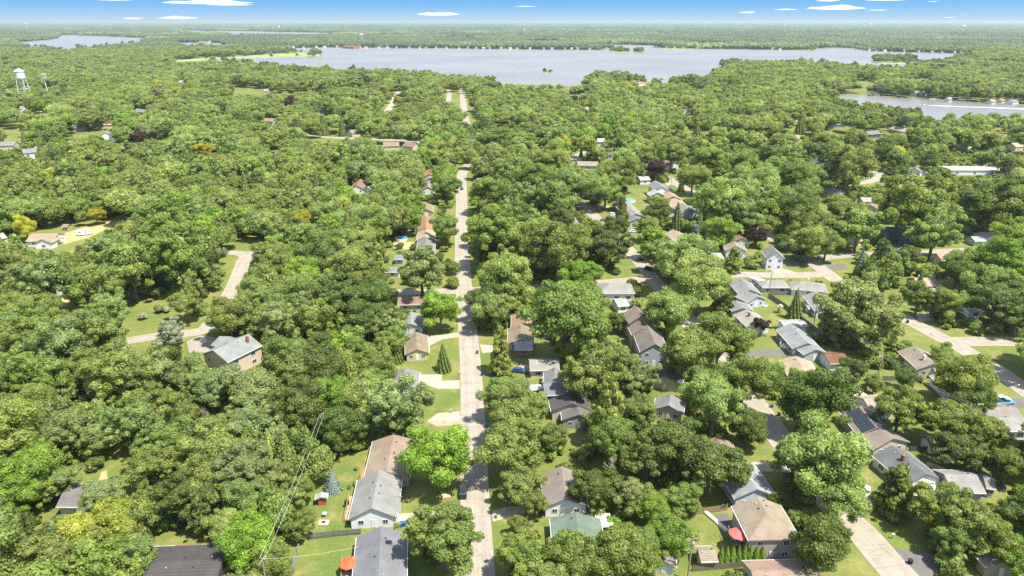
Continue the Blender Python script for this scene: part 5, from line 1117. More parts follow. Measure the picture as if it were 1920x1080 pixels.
# far woodland beyond 2.4 km: patches of many small crowns
def patch_mesh(seed, n_=26, S=1.0):
    r_ = np.random.RandomState(seed); VV, TT, tv = [], [], []; base = 0; cv, cf = ICO1
    g = int(math.sqrt(n_)); 
    for i in range(g):
        for j in range(g):
            c = np.array([(i+.5+r_.uniform(-.35, .35))/g-.5, (j+.5+r_.uniform(-.35, .35))/g-.5, 0])*S*1.08; rr = S/g*r_.uniform(.5, .78); hh = r_.uniform(.10, .17)*S
            v = cv*(1+r_.uniform(-.2, .2, (len(cv), 1)))*np.array([rr, rr, rr*.75])+c+np.array([0, 0, hh]); VV.append(v); TT.append(cf+base); base += len(cv)
            tv.append(np.clip(r_.uniform(.15, .85)+r_.uniform(-.15, .15, len(cf)), 0, 1))
    return np_mesh('wood_patch', np.vstack(VV), np.zeros((0, 4), int), np.vstack(TT), np.zeros(0), np.concatenate(tv), M_LEAF)
pcol = hidden_col('wood_patch_source', [patch_mesh(i, 36) for i in range(5)])
PX, PY, PS = [], [], []
for y0, y1, s in ((2560, 5200, 72), (5200, 11000, 150), (11000, 30000, 420)):
    a, b = scatter(y0, y1, s*.92, int(s)); PX.append(a); PY.append(b); PS.append(np.full(len(a), float(s)))
PX, PY, PS = map(np.concatenate, (PX, PY, PS))
qx, qy, qd = to_px(PX, PY, PS*.18); okk = (qx > -60) & (qx < 1980)
for w in WG: okk &= ~inpoly(PX, PY, w); okk &= ~inpoly(PX, PY-PS*.35, w); okk &= ~inpoly(PX, PY+PS*.3, w)
fld = vnoise(PX, PY, 900, 31)*.5+vnoise(PX, PY, 350, 33)*.5; okk &= ~((fld > .735) & (PY > 4200))
okk &= (clear_frac(qx, qy, PS*.3*FPX/qd, 1+0*qy) < .35)
PX, PY, PS = PX[okk], PY[okk], PS[okk]; m_ = len(PX); print('patches', m_, 'canopy far', len(fi), 'under', len(UX))
HS = np.minimum(PS, 95.0)*rs.uniform(.8, 1.25, m_)
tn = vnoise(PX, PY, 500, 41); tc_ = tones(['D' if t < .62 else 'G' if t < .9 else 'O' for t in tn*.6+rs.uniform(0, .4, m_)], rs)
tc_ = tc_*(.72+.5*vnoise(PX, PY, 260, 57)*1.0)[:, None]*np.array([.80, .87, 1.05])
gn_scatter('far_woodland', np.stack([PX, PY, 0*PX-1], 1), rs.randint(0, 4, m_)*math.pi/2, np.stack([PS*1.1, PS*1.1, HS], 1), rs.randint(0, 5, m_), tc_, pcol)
# ------------------------------------------------------------------ vehicles
def car(label, x, y, ang, col, kind='car', cat='car', length=4.5, group=None):
    """ang: heading in degrees from +x; x,y photo pixel of the centre on the ground"""
    p = G(x, y, 0.7); root = empty(kind, (p.x, p.y, 0), R(ang)); tag(root, label, cat, group)
    L = length/2; pm = cmat('paint', col); W = 0.9
    prof = [(-L, .45), (-L, .80), (-L+.08, .92), (-L+.75, .98), (L-1.25, .98), (L-.35, .86), (L, .70), (L, .42), (L-.2, .32), (-L+.2, .32)]
    mb = MB(); n = len(prof); secs = [(-W, .94), (-W+.08, 1.0), (W-.08, 1.0), (W, .94)]; V = []
    for yy_, s in secs: V += [(a*s, yy_, .32+(b-.32)*(s if s < 1 else 1)) for a, b in prof]
    F = []
    for k in range(3): F += [(k*n+i, k*n+(i+1) % n, (k+1)*n+(i+1) % n, (k+1)*n+i) for i in range(n)]
    F += [tuple(range(n)), tuple(range(3*n, 4*n))[::-1]]
    mb.add(V, F); mb.build('body', pm, root)
    suv = kind in ('van',); x0, x1 = (-L+.15, L-1.15) if suv or kind == 'car_wagon' else (-L+.55, L-1.25)
    if kind == 'pickup_truck': x0, x1 = -.5, L-1.5
    zt = 1.62 if suv else (1.75 if kind == 'pickup_truck' else 1.46)
    g = MB(); g.add([(x0, -W+.06, .97), (x1, -W+.06, .97), (x1, W-.06, .97), (x0, W-.06, .97), (x0+.35, -W+.2, zt-.04), (x1-.62, -W+.2, zt-.04), (x1-.62, W-.2, zt-.04), (x0+.35, W-.2, zt-.04)],
                    [(0, 1, 5, 4), (1, 2, 6, 5), (2, 3, 7, 6), (3, 0, 4, 7), (4, 5, 6, 7)]); g.build('windows', M_GLASS, root)
    g = MB(); g.box(x0+.33, x1-.6, -W+.18, W-.18, zt-.037, zt+.03); g.build('car_roof', pm, root)
    if kind == 'pickup_truck': MB().box(-L+.1, x0-.1, -W+.1, W-.1, .983, 1.0).build('cargo_bed', M_DARK, root)
    for sx in (-L+.85, L-.85):
        for sy in (-1, 1):
            wh = MB(); wh.tube((sx, sy*(W-.2), .33), (sx, sy*(W+.02), .33), .33, .33, 14); w = wh.build('wheel', M_TYRE, root)
            MB().tube((sx, sy*(W+.021), .33), (sx, sy*(W+.035), .33), .2, .2, 10).build('rim', M_RIM, w)
    for sy in (-.62, .62): MB().box(L-.12, L+.01, sy-.17, sy+.17, .58, .7).build('headlight', M_LAMP, root)
    return root
car('black sedan parked on the main street below the bright green maple', 868, 921, 92, (.012,.013,.015))
car('dark car driving on the far stretch of the main street', 866, 353, 92, (.05,.05,.07))
car('dark blue car on the driveway of the beige ranch house', 974, 694, -14, (.02,.04,.16))
car('white pickup truck beside the white house with the porch', 1399, 620, -10, (.7,.7,.7), 'pickup_truck', 'truck', 5.4)
car('white van on the short driveway left of the grey-green pine', 1150, 402, 20, (.72,.72,.73), 'van', 'van', 4.9)
car('white car on the asphalt drive below the grey-green pine', 1188, 433, 0, (.72,.72,.73))
car('dark van at the street junction beside the yellow sign', 1218, 504, -30, (.02,.02,.025), 'van', 'van', 4.8)
car('black car parked at the kerb above the street junction', 1203, 485, 10, (.015,.015,.02))
car('blue car in front of the grey hip roofed bungalow by the camper', 1459, 541, 0, (.03,.06,.16))
car('white and dark car nearest the hedge in the right hand driveway', 1879, 747, 8, (.68,.7,.74))
car('light blue car parked in front of the white one in the right hand driveway', 1883, 753, 8, (.12,.33,.60), 'pickup_truck', 'truck', 5.6)
car('black car parked under the trees beside the large brown hip roof', 1484, 966, -60, (.02,.02,.022))
car('second black car just below the one beside the large brown hip roof', 1489, 980, -60, (.03,.03,.035))
car('dark blue car beneath the wall of the solar panel house', 1614, 825, -40, (.03,.04,.12))
car('dark car at the grey roofed house on the far right road', 1558, 363, 0, (.03,.04,.06))
car('blue car at the blue-grey roof in the far right trees', 1624, 247, 0, (.05,.10,.30))
car('white car on the far round driveway', 1621, 333, 0, (.75,.75,.76))
car('dark car beside the hip roofed white house', 1125, 544, 20, (.03,.03,.05))
car('white car on the driveway under the pale willow by the side street', 865-14, 531, 0, (.6,.6,.62))
car('blue car behind the orange-tan roof', 1297, 463, 0, (.05,.14,.40))
car('dark blue car on the back street drive', 1257, 356, -30, (.05,.06,.10))
car('white car half hidden in the upper left clearing', 517, 287, 0, (.75,.75,.76))
car('grey car under the bright tree by the lower right driveway', 1612, 911, -30, (.5,.5,.5))
def boxy(name, label, cat, x, y, ang, L, W, H, col, parts=()):
    p = G(x, y, H/2); root = empty(name, (p.x, p.y, 0), R(ang)); tag(root, label, cat)
    m = cmat('shell', col); mb = MB(); b = .12
    pr = [(-W/2, .55), (-W/2, H-b), (-W/2+b, H), (W/2-b, H), (W/2, H-b), (W/2, .55)]; mb.prism(pr, -L/2, L/2); mb.build('body', m, root)
    for sy in (-1, 1):
        w = MB().tube((0, sy*(W/2-.25), .35), (0, sy*(W/2-.03), .35), .35, .35, 12).build('wheel', M_TYRE, root)
    MB().box(L/2+.01, L/2+1.1, -.05, .05, .5, .6).build('tow_bar', M_DARK, root)
    for q in parts:
        if q == 'win':
            for k in (-.25, .2): 
                for sy in (-1, 1): MB().box(k*L-.5, k*L+.5, sy*(W/2+.012)-.01, sy*(W/2+.012)+.01, 1.5, 2.1).build('window', M_GLASS, root)
        if q == 'stripe': MB().box(-L/2+.1, L/2-.1, -W/2-.012, -W/2-.003, 1.15, 1.3).build('stripe', cmat('stripe', (.25,.08,.08)), root)
        if q == 'vent': MB().box(-.3, .3, -.3, .3, H+.003, H+.14).build('roof_hatch', M_TRIM, root)
    return root
boxy('camper', 'long white travel camper on the lawn by the cross street', 'camper', 1423, 530, -52, 7.8, 2.4, 3.0, (.78,.78,.76), ('win','stripe','vent'))
boxy('cargo_trailer', 'white box trailer beside the charcoal roofed house', 'trailer', 1615, 842, 8, 5.2, 2.3, 2.6, (.80,.80,.79), ('stripe',))
boxy('camper', 'white covered camper at the foot of the hay field', 'camper', 157, 436, 20, 6.0, 2.3, 2.6, (.8,.8,.8), ('win',))
# speedboat with its wake
def boat(label, x, y, ang, L=6.5, group=None):
    p = G(x, y, .4); root = empty('boat', (p.x, p.y, 0), R(ang)); tag(root, label, 'boat', group)
    mb = MB(); st = [(-L/2, 1.1, 0), (0, 1.2, 0), (L*.3, .9, .1), (L/2, .05, .35)]; V = []
    for xx_, w, k in st: V += [(xx_, -w, .95+k), (xx_, -w*.7, .1), (xx_, w*.7, .1), (xx_, w, .95+k)]
    F = []
    for i in range(3): a, b = i*4, i*4+4; F += [(a+j, b+j, b+j+1, a+j+1) for j in range(3)]+[(a, a+3, b+3, b)]
    F += [(0, 1, 2, 3), (12, 15, 14, 13)]
    mb.add(V, F); mb.build('hull', cmat('hull', (.8,.8,.8)), root)
    MB().box(-.6, .9, -.8, .8, .96, 1.7).build('windscreen', M_GLASS, root); MB().box(-1.9, -.8, -.8, .8, .96, 1.35).build('seat', M_TRIM, root)
    MB().box(-L/2-.5, -L/2-.02, -.25, .25, .3, 1.3).build('outboard_motor', M_DARK, root); return root
boat('white speedboat trailing a long wake along the right channel', 1729, 197, 172, 9)
boat('dark small boat alone in the middle of the big lake', 970, 135, 20, 8)
boat('white pontoon boat moored at the channel shore', 1748, 186, 10, 9); boat('white boat moored near the right end of the channel', 1838, 192, 0, 8)
boat('white boat moored among the docks left of the boathouse', 1620, 179, 0, 8); boat('tiny white boat far out beside the wooded point', 1237, 103, 0, 9)
patch_pts = [(1731,197.3),(1760,197.9),(1800,199.9),(1850,200.9),(1920,203.9),(1960,205),(1960,206.4),(1920,205.0),(1850,202.1),(1800,200.7),(1760,198.9)]
quad_sheet('wake', [G(x, y) for x, y in patch_pts], .10, plain('white_foam', (.55,.56,.58), .7, .2, 0, .3, .05))
# ------------------------------------------------------------------ water towers, mast
def tower_big(x, y, ytop):
    p = G(x, y); d = p.y*CP+CAM_H*SP; H = (y-ytop)/FPX*d/CP*1.02; root = empty('water_tower', (p.x, p.y, 0), .4)
    tag(root, 'white water tower on four lattice legs with a conical cap', 'water tower')
    mw = cmat('tower_paint', (.52,.55,.59)); r = H*.115; zb = H*.74; mb = MB(); k = 24; prof = [(0, zb-r*.5), (r*.7, zb-r*.35), (r, zb), (r, H*.925), (r*1.12, H*.92), (0, H)]
    for i, (rr, zz) in enumerate(prof):
        for j in range(k): mb.v.append((rr*math.cos(j*6.283/k), rr*math.sin(j*6.283/k), zz))
    for i in range(len(prof)-1):
        for j in range(k): mb.f.append((i*k+j, i*k+(j+1) % k, (i+1)*k+(j+1) % k, (i+1)*k+j)); mb.m.append(0)
    mb.build('tank', mw, root)
    for j in range(4):
        a = j*math.pi/2+.5; c, s = math.cos(a), math.sin(a); MB().tube((c*H*.18, s*H*.18, 0), (c*r*.95, s*r*.95, zb+.5), .36, .36, 8).build('leg', mw, root)
    MB().tube((0, 0, 0), (0, 0, zb-r*.3), .6, .6, 10).build('riser', mw, root)
    for z in (.25, .46):
        q = H*.18+(r*.95-H*.18)*z/.74; b = MB()
        for j in range(4):
            a, e = j*math.pi/2+.5, (j+1)*math.pi/2+.5; b.tube((math.cos(a)*q, math.sin(a)*q, H*z), (math.cos(e)*q, math.sin(e)*q, H*z), .2, .2, 6)
        b.build('brace', mw, root)
    MB().tube((r*1.02, 0, 2), (r*1.02, 0, H*.9), .12, .12, 5).build('ladder', mw, root)
    return root
tower_big(52, 199, 137)
def mast(x, y, xt, yt):
    p = G(x, y); d = p.y*CP+CAM_H*SP; H = (y-yt)/FPX*d/CP*1.02; root = empty('cell_tower', (p.x, p.y, 0), .2); tag(root, 'slim white antenna mast with a ring of panels right of the water tower', 'antenna mast')
    MB().tube((0, 0, 0), (0, 0, H*.97), .75, .4, 12).build('pole', cmat('tower_paint', (.52,.55,.59)), root)
    for z in (.86, .96):
        MB().tube((0, 0, H*z), (0, 0, H*z+.25), 2.2, 2.2, 12).build('platform', M_METAL, root)
        for j in range(9):
            a = j*6.283/9; b = MB(); b.box(2.25, 2.5, -.25, .25, H*z-1.1, H*z+1.6, 0, Matrix.Rotation(a, 4, 'Z')); b.build('antenna_panel', M_TRIM, root)
mast(95, 198, 85, 145)
def golf(x, yt, yb, label, hmul=1.0):
    p = G(x, yb); d = p.y*CP+CAM_H*SP; H = max(30, (yb-yt)/FPX*d/CP); root = empty('water_tower', (p.x, p.y, 0)); tag(root, label, 'water tower')
    mw = cmat('tower_paint', (.75,.77,.80)); r = H*.16; MB().tube((0, 0, 0), (0, 0, H*.8), r*.42, r*.25, 12).build('pedestal', mw, root)
    v, f = ICO2; me = bpy.data.meshes.new('tank'); me.from_pydata([tuple(q) for q in v*np.array([r*1.25, r*1.25, r*.8])], [], [tuple(t) for t in f]); me.materials.append(mw); me.polygons.foreach_set('use_smooth', [True]*len(f)); link('tank', me, root, (0, 0, H-r*.8))
for x, yt, yb, lb in [(679,65,78,'white pedestal water tower behind the far shore town'),(1804,49,63,'largest distant white water tower, beyond the right part of the lake'),(983,56,64,'white water tower in the woods beyond the middle of the lake'),(1323,43.5,52,'pale green tinted water tower on the horizon'),
                      (1386,43,50,'white water tower on the horizon between two pale clouds'),(524,50,58,'tiny water tower beyond the far strip of water'),(1632,45,53,'right one of the two close water towers on the horizon'),(1620,50,56,'left one of the two close water towers on the horizon'),(1472,46.5,53,'small water tower left of the close pair'),(51,45,52,'tiny white tank at the left horizon')]: golf(x, yt, yb, lb)
# ------------------------------------------------------------------ utility poles, wires, signs, bins
POLEM = plain('pole_wood', (.27,.22,.17), .9, .1, 0, .25, 4); WIREM = plain('wire', (.55,.55,.52), .5, .4)
PT = {}
def pole(key, x, y, H, label, ang=0.0, lean=(0, 0)):
    p = G(x, y); root = empty('utility_pole', (p.x, p.y, 0), ang); tag(root, label, 'utility pole')
    MB().tube((0, 0, 0), (lean[0], lean[1], H), .19, .13, 10).build('post', POLEM, root)
    for z in (H-.5, H-3.0)[:2 if key in ('a',) else 1]:
        arm = MB().box(-1.3, 1.3, -.07, .07, z-.07, z+.07).build('crossarm', POLEM, root)
        for q in (-1.15, -.5, .5, 1.15): MB().tube((q, 0, z+.073), (q, 0, z+.3), .05, .05, 6).build('insulator', M_METAL, arm)
    if key in ('b', 'a'): MB().tube((.35, 0, H-2.6), (.35, 0, H-1.5), .25, .25, 10).build('transformer', M_METAL, root)
    PT[key] = Vector((p.x+lean[0], p.y+lean[1], H-.25))
pole('a', 1289,1088, 10.5, 'weathered utility pole with crossarms beside the tan shed', .2)
pole('b', 1643,720, 9.8, 'leaning utility pole in the gardens behind the play set', .8, (.35, .2))
pole('c', 1804,820, 9.8, 'utility pole left of the glazed sunroom', .8)
pole('d', 1525,613, 9.5, 'utility pole beside the fenced gardens of the blue-grey house', .8)
pole('e', 1441,556, 9.5, 'utility pole beside the camper lawn', .8)
pole('f', 1381,506, 9.5, 'utility pole in front of the round-door white house', .8)
pole('g', 1257,358, 9.5, 'utility pole at the mouth of the back street', .8)
pole('h', 612,850, 11.5, 'utility pole among the dark spruces behind the lawns', 1.4)
pole('i', 505,1130, 10.5, 'utility pole below the bottom edge left of the asphalt path', 1.4)
pole('j', 2010,965, 10.5, 'utility pole beyond the right edge', .8)
def wire(a, b, label, sag=.6, off=0.0, r=.02, pb=None):
    A = PT[a].copy() if isinstance(a, str) else a; B = PT[b].copy() if isinstance(b, str) else b; d = (B-A); s = Vector((-d.y, d.x, 0)).normalized()*off; A += s; B += s; mb = MB(); prev = A
    for k in range(1, 13):
        t = k/12; q = A+(B-A)*t; q.z -= 4*sag*t*(1-t); mb.tube(prev, q, r, r, 4, 0, False); prev = q
    o = mb.build('power_line', WIREM); tag(o, label, 'power line')
for a, b, nm in [('b','c','between the leaning pole and the sunroom pole'),('c','j','from the sunroom pole to the right edge'),('d','b','between the fence pole and the leaning pole'),('e','d','between the camper pole and the fence pole'),('f','e','between the round-door house pole and the camper pole'),('h','i','from the spruces to the bottom edge')]:
    for k, off in enumerate((-.5, .5)): wire(a, b, ('thin upper' if k else 'thin lower')+' overhead wire '+nm, .9, off)
wire('b', G(1555,715,3), 'service wire from the leaning pole down to the gardens', .5, 0, .018)
wire('i', G(672,1025,4), 'service wire over the picket fence to the slate grey roof', .5, 0, .016)
wire('c', G(1860,785,4.5), 'service wire from the sunroom pole to the brown-grey roof', .3, 0, .016)
def bin_(x, y, col, label, ang=0):
    p = G(x, y); root = empty('wheelie_bin', (p.x, p.y, 0), ang); tag(root, label, 'bin'); m = cmat('bin_plastic', col)
    mb = MB(); mb.add([(-.27, -.3, .06), (.27, -.3, .06), (.27, .3, .06), (-.27, .3, .06), (-.33, -.38, 1.0), (.33, -.38, 1.0), (.33, .38, 1.0), (-.33, .38, 1.0)], [(3, 2, 1, 0), (0, 1, 5, 4), (1, 2, 6, 5), (2, 3, 7, 6), (3, 0, 4, 7), (4, 5, 6, 7)]); mb.build('body', m, root)
    MB().prism([(-.42, 1.003), (-.40, 1.06), (0, 1.14), (.38, 1.08), (.40, 1.003)], -.36, .36).build('lid', m, root)
    for s in (-1, 1): MB().tube((s*.24, .33, .12), (s*.30, .33, .12), .12, .12, 10).build('wheel', M_TYRE, root)
bin_(753,987,(.02,.10,.55),'bright blue recycling bin beside the concrete drive of the white house'); bin_(759,986,(.02,.10,.50),'second blue recycling bin closest to the street side')
bin_(897,618,(.02,.02,.03),'dark bin at the street edge left of the red-brown roof'); bin_(895,663,(.06,.04,.03),'brown bin at the mouth of the driveway by the olive pine'); bin_(904,704,(.02,.02,.02),'black bin below the olive pine')
bin_(911,801,(.02,.09,.35),'blue bin at the right edge of the main street'); bin_(857,503,(.02,.02,.02),'black bin beside the street near the pale willow'); bin_(1000,696,(.03,.06,.45),'blue bin against the wall of the beige ranch house')
bin_(1447,764,(.02,.09,.35),'blue bin on the shaded diagonal street'); bin_(1460,780,(.02,.02,.03),'black bin on the shaded diagonal street'); bin_(1706,1057,(.02,.02,.02),'black bin under the oak at the lower right street'); bin_(1701,606,(.02,.02,.04),'dark bin beside the right diagonal road')
def mailbox(x, y, label, ang=0):
    p = G(x, y); root = empty('mailbox', (p.x, p.y, 0), ang); tag(root, label, 'mailbox'); MB().box(-.06, .06, -.06, .06, 0, 1.05).build('post', POLEM, root)
    MB().prism([(-.12, 1.053), (-.12, 1.2), (-.06, 1.28), (.06, 1.28), (.12, 1.2), (.12, 1.053)], -.28, .28).build('box', cmat('box_paint', (.5,.5,.5)), root)
mailbox(862,703,'white mailbox at the kerb below the lawn spruce'); mailbox(846,775,'small white post on the lawn beside the lower driveway'); mailbox(1746,628,'dark mailbox at the right diagonal road'); mailbox(1780,652,'tall brown mailbox post by the round shrub'); mailbox(1908,728,'mailbox near the two parked cars'); mailbox(1673,1010,'mailbox on the verge of the lower right street'); mailbox(1532,525,'mailbox at the road junction')
p = G(1219, 498); rt = empty('road_sign', (p.x, p.y, 0)); tag(rt, 'yellow diamond warning sign at the street junction', 'road sign')
MB().tube((0, 0, 0), (0, 0, 3.0), .04, .04, 6).build('post', M_METAL, rt); MB().add([(0, -.06, 1.9), (.65, -.06, 2.55), (0, -.06, 3.2), (-.65, -.06, 2.55), (0, -.09, 1.9), (.65, -.09, 2.55), (0, -.09, 3.2), (-.65, -.09, 2.55)], [(0, 1, 2, 3), (7, 6, 5, 4), (0, 4, 5, 1), (1, 5, 6, 2), (2, 6, 7, 3), (3, 7, 4, 0)]).build('panel', cmat('sign_yellow', (.85,.45,.01)), rt)
# fences
def fence(label, pts, h, col, gap=.02, pale=.14):
    g = [G(x, y) for x, y in pts]; o0 = g[0]; root = empty('fence', (o0.x, o0.y, 0)); tag(root, label, 'fence'); m = cmat('wood', col)
    pan = MB(); rs_ = random.Random(int(o0.x*10)); posts = []
    for i in range(len(g)-1):
        a, b = g[i]-o0, g[i+1]-o0; d = b-a; L = d.length; u = d/L; ang = math.atan2(u.y, u.x); t = 0.0
        while t < L-.05:
            hh = h+rs_.uniform(-.03, .03); M = Matrix.Translation((a.x+u.x*t, a.y+u.y*t, 0)) @ Matrix.Rotation(ang, 4, 'Z'); pan.box(0, pale, -.02, .02, .05, hh, 0, M); t += pale+gap
        for z in (.4, h-.35):
            M = Matrix.Translation((a.x, a.y, 0)) @ Matrix.Rotation(ang, 4, 'Z'); pan.box(0, L, .023, .08, z, z+.09, 0, M)
        n_ = max(1, int(L/2.6))
        for k in range(n_+1): q = a+d*(k/n_); posts.append(q)
    pan.build('panel', m, root)
    for q in posts[:90]: MB().box(q.x-.07, q.x+.07, q.y+.085, q.y+.22, 0, h+.12).build('post', m, root)
fence('grey wooden picket fence crossing the garden of the white house', [(579,1012),(627,1006),(676,1002)], 1.5, (.13,.135,.14), .05, .16)
fence('tall grey-brown board fence running down behind the blue-grey houses', [(1441,558),(1470,577),(1515,612),(1545,635),(1574,656)], 1.9, (.20,.175,.15))
fence('board fence crossing the lawn behind the camper', [(1442,554),(1480,553),(1520,552)], 1.6, (.17,.15,.13))
fence('short board fence above the shed between the gardens', [(1510,582),(1540,582)], 1.6, (.24,.22,.20))
fence('board fence at the garden corner below the leaning pole', [(1640,722),(1655,730),(1672,740)], 1.8, (.22,.19,.16)); fence('back fence of the garden left of the white house under the maple', [(1655,714),(1700,714),(1720,716)], 1.6, (.19,.17,.15))
fence('brown fence left of the large brown hip roof', [(1303,965),(1328,962),(1363,957)], 1.6, (.27,.19,.12)); fence('dark hedge-covered fence below the arborvitae row', [(1298,1072),(1345,1068),(1400,1063),(1480,1061)], 1.5, (.16,.13,.09))
fence('brown fence dividing the dark driveway from the tan roof', [(1497,670),(1545,667)], 1.7, (.12,.10,.09)); fence('dark fence behind the garden of the mossy shed', [(1705,846),(1740,846),(1790,850)], 1.4, (.10,.09,.08))
fence('thin wire-grey fence along the backyard at the bottom left', [(546,1078),(556,1040),(560,1030)], 1.1, (.35,.34,.30), .3, .05)
fence('wooden deck rail behind the dark hip roof', [(335,1044),(405,1041)], 3.3, (.45,.28,.13), .35, .08)
# decks
def deck(label, pts, h, col, rail=True):
    g = [G(x, y, h) for x, y in pts]; o0 = g[0]; root = empty('deck', (o0.x, o0.y, 0)); tag(root, label, 'deck'); m = cmat('wood', col); n_ = len(g); mb = MB()
    V = [(q.x-o0.x, q.y-o0.y, h) for q in g]+[(q.x-o0.x, q.y-o0.y, h-.2) for q in g]; mb.add(V, [tuple(range(n_)), tuple(range(n_, 2*n_))[::-1]]+[(i, n_+i, n_+(i+1) % n_, (i+1) % n_) for i in range(n_)]); mb.build('platform', m, root)
    for q in V[:n_]: MB().box(q[0]-.07, q[0]+.07, q[1]-.07, q[1]+.07, 0, h-.203).build('post', m, root)
    if rail:
        rl = MB()
        for i in range(n_-1):
            a, b = Vector(V[i]), Vector(V[i+1]); rl.tube(a+Vector((0, 0, 1)), b+Vector((0, 0, 1)), .05, .05, 4); L = (b-a).length
            for k in range(int(L/.5)+1): q = a+(b-a)*(k/max(1, int(L/.5))); rl.tube(q+Vector((0, 0, .01)), q+Vector((0, 0, 1)), .025, .025, 4)
        rl.build('railing', m, root)
deck('long orange-brown wooden deck beside the brown roof', [(689,862),(676,896),(692,896),(703,858)], .9, (.50,.27,.12)); deck('wooden deck with grill beside the white grey-roofed house', [(655,930),(646,975),(660,977),(668,930)], .8, (.42,.26,.14))
deck('grey deck under the orange umbrella', [(642,1050),(640,1090),(672,1090),(675,1045)], .7, (.36,.29,.22)); deck('raised wooden deck under the red umbrella', [(1365,992),(1373,1020),(1400,1024),(1405,1008),(1390,990)], 2.2, (.36,.30,.24)); deck('dark raised deck beside the white hip-roofed house', [(1112,545),(1118,556),(1138,552),(1136,542)], 1.8, (.10,.07,.05))
deck('red-stained wooden steps and deck beside the solar panel house', [(1592,748),(1590,762),(1612,764),(1613,748)], 1.0, (.45,.10,.05))
def umbrella(label, x, y, z0, col, r=1.6):
    p = G(x, y, z0+2.2); root = empty('patio_umbrella', (p.x, p.y, z0)); tag(root, label, 'umbrella'); k = 8; mb = MB(); V = [(0, 0, 2.65)]+[(r*math.cos(j*6.283/k), r*math.sin(j*6.283/k), 2.1) for j in range(k)]+[(r*math.cos(j*6.283/k), r*math.sin(j*6.283/k), 1.95) for j in range(k)]
    mb.add(V, [(0, 1+j, 1+(j+1) % k) for j in range(k)]+[(1+j, 9+j, 9+(j+1) % k, 1+(j+1) % k) for j in range(k)]); mb.build('canopy', cmat('canvas', col), root); MB().tube((0, 0, .01), (0, 0, 2.64), .03, .03, 6).build('pole', M_METAL, root)
    return p
def patio_table(label, p, z0):
    root = empty('patio_table', (p.x, p.y+.0, z0)); tag(root, label, 'table'); MB().tube((0, 0, .7), (0, 0, .74), .7, .7, 16).build('table_top', M_DARK, root)
    for s in (-1, 1):
        for t in (-1, 1): MB().tube((s*.35, t*.35, .005), (s*.4, t*.4, .698), .025, .025, 5).build('leg', M_DARK, root)
def chair(label, x, y, z0, ang, grp):
    root = empty('patio_chair', (x, y, z0), ang); tag(root, label, 'chair', grp); MB().box(-.25, .25, -.25, .25, .42, .47).build('seat', M_DARK, root); MB().box(-.25, .25, .2, .25, .473, .95).build('backrest', M_DARK, root)
    for s in (-.22, .22):
        for t in (-.22, .22): MB().box(s-.02, s+.02, t-.02, t+.02, .005, .418).build('leg', M_DARK, root)
for (lb, x, y, z0, col, r, lb2) in [('orange-red patio umbrella on the deck of the slate grey house', 653,1055,.7,(.75,.09,.03),1.75,'orange'), ('round coral red patio umbrella on the raised deck', 1385,1000,2.2,(.70,.10,.09),1.9,'coral red')]:
    p = umbrella(lb, x, y, z0, col, r); patio_table('dark patio table under the %s umbrella' % lb2, p, z0)
    for k in range(4): a = k*math.pi/2+.4; chair('dark chair on the %s side of the table under the %s umbrella' % (('right', 'far', 'left', 'near')[k], lb2), p.x+1.1*math.cos(a), p.y+1.1*math.sin(a), z0, a-math.pi/2, 'chairs under the %s umbrella' % lb2)
umbrella('small orange umbrella just above the larger one on the same deck', 661,1047,.7,(.75,.12,.03),.7); umbrella('red umbrella in the garden of the small brown house', 789,368,.0,(.6,.08,.07),1.6)
# pools, trampolines, playsets
def pool(label, x, y, r, col=(.05,.24,.38)):
    p = G(x, y, .6); root = empty('swimming_pool', (p.x, p.y, 0)); tag(root, label, 'pool'); mb = MB(); k = 24; V = []
    for rr, z in ((r, 0), (r, 1.1), (r-.12, 1.1), (r-.12, .9)): V += [(rr*math.cos(j*6.283/k), rr*math.sin(j*6.283/k), z) for j in range(k)]
    mb.add(V, [(i*k+j, i*k+(j+1) % k, (i+1)*k+(j+1) % k, (i+1)*k+j) for i in range(3) for j in range(k)]); mb.build('pool_wall', M_TRIM, root)
    MB().add([((r-.12)*math.cos(j*6.283/k), (r-.12)*math.sin(j*6.283/k), .95) for j in range(k)], [tuple(range(k))]).build('pool_water', plain('pool_water', col, .1, .5), root)
pool('blue round pool in the garden left of the pale tan roof', 752,448,3.0); pool('bright blue pool in the wood gap above the layered pine', 1098,715,2.2); pool('turquoise pool behind the grey roof by the back street', 1180,376,3.5,(.08,.36,.45)); pool('small blue pool at the orange-brown house', 785,423,1.9,(.15,.45,.65)); pool('pale blue covered pool under the large maple', 1017,627,2.4,(.2,.36,.55))
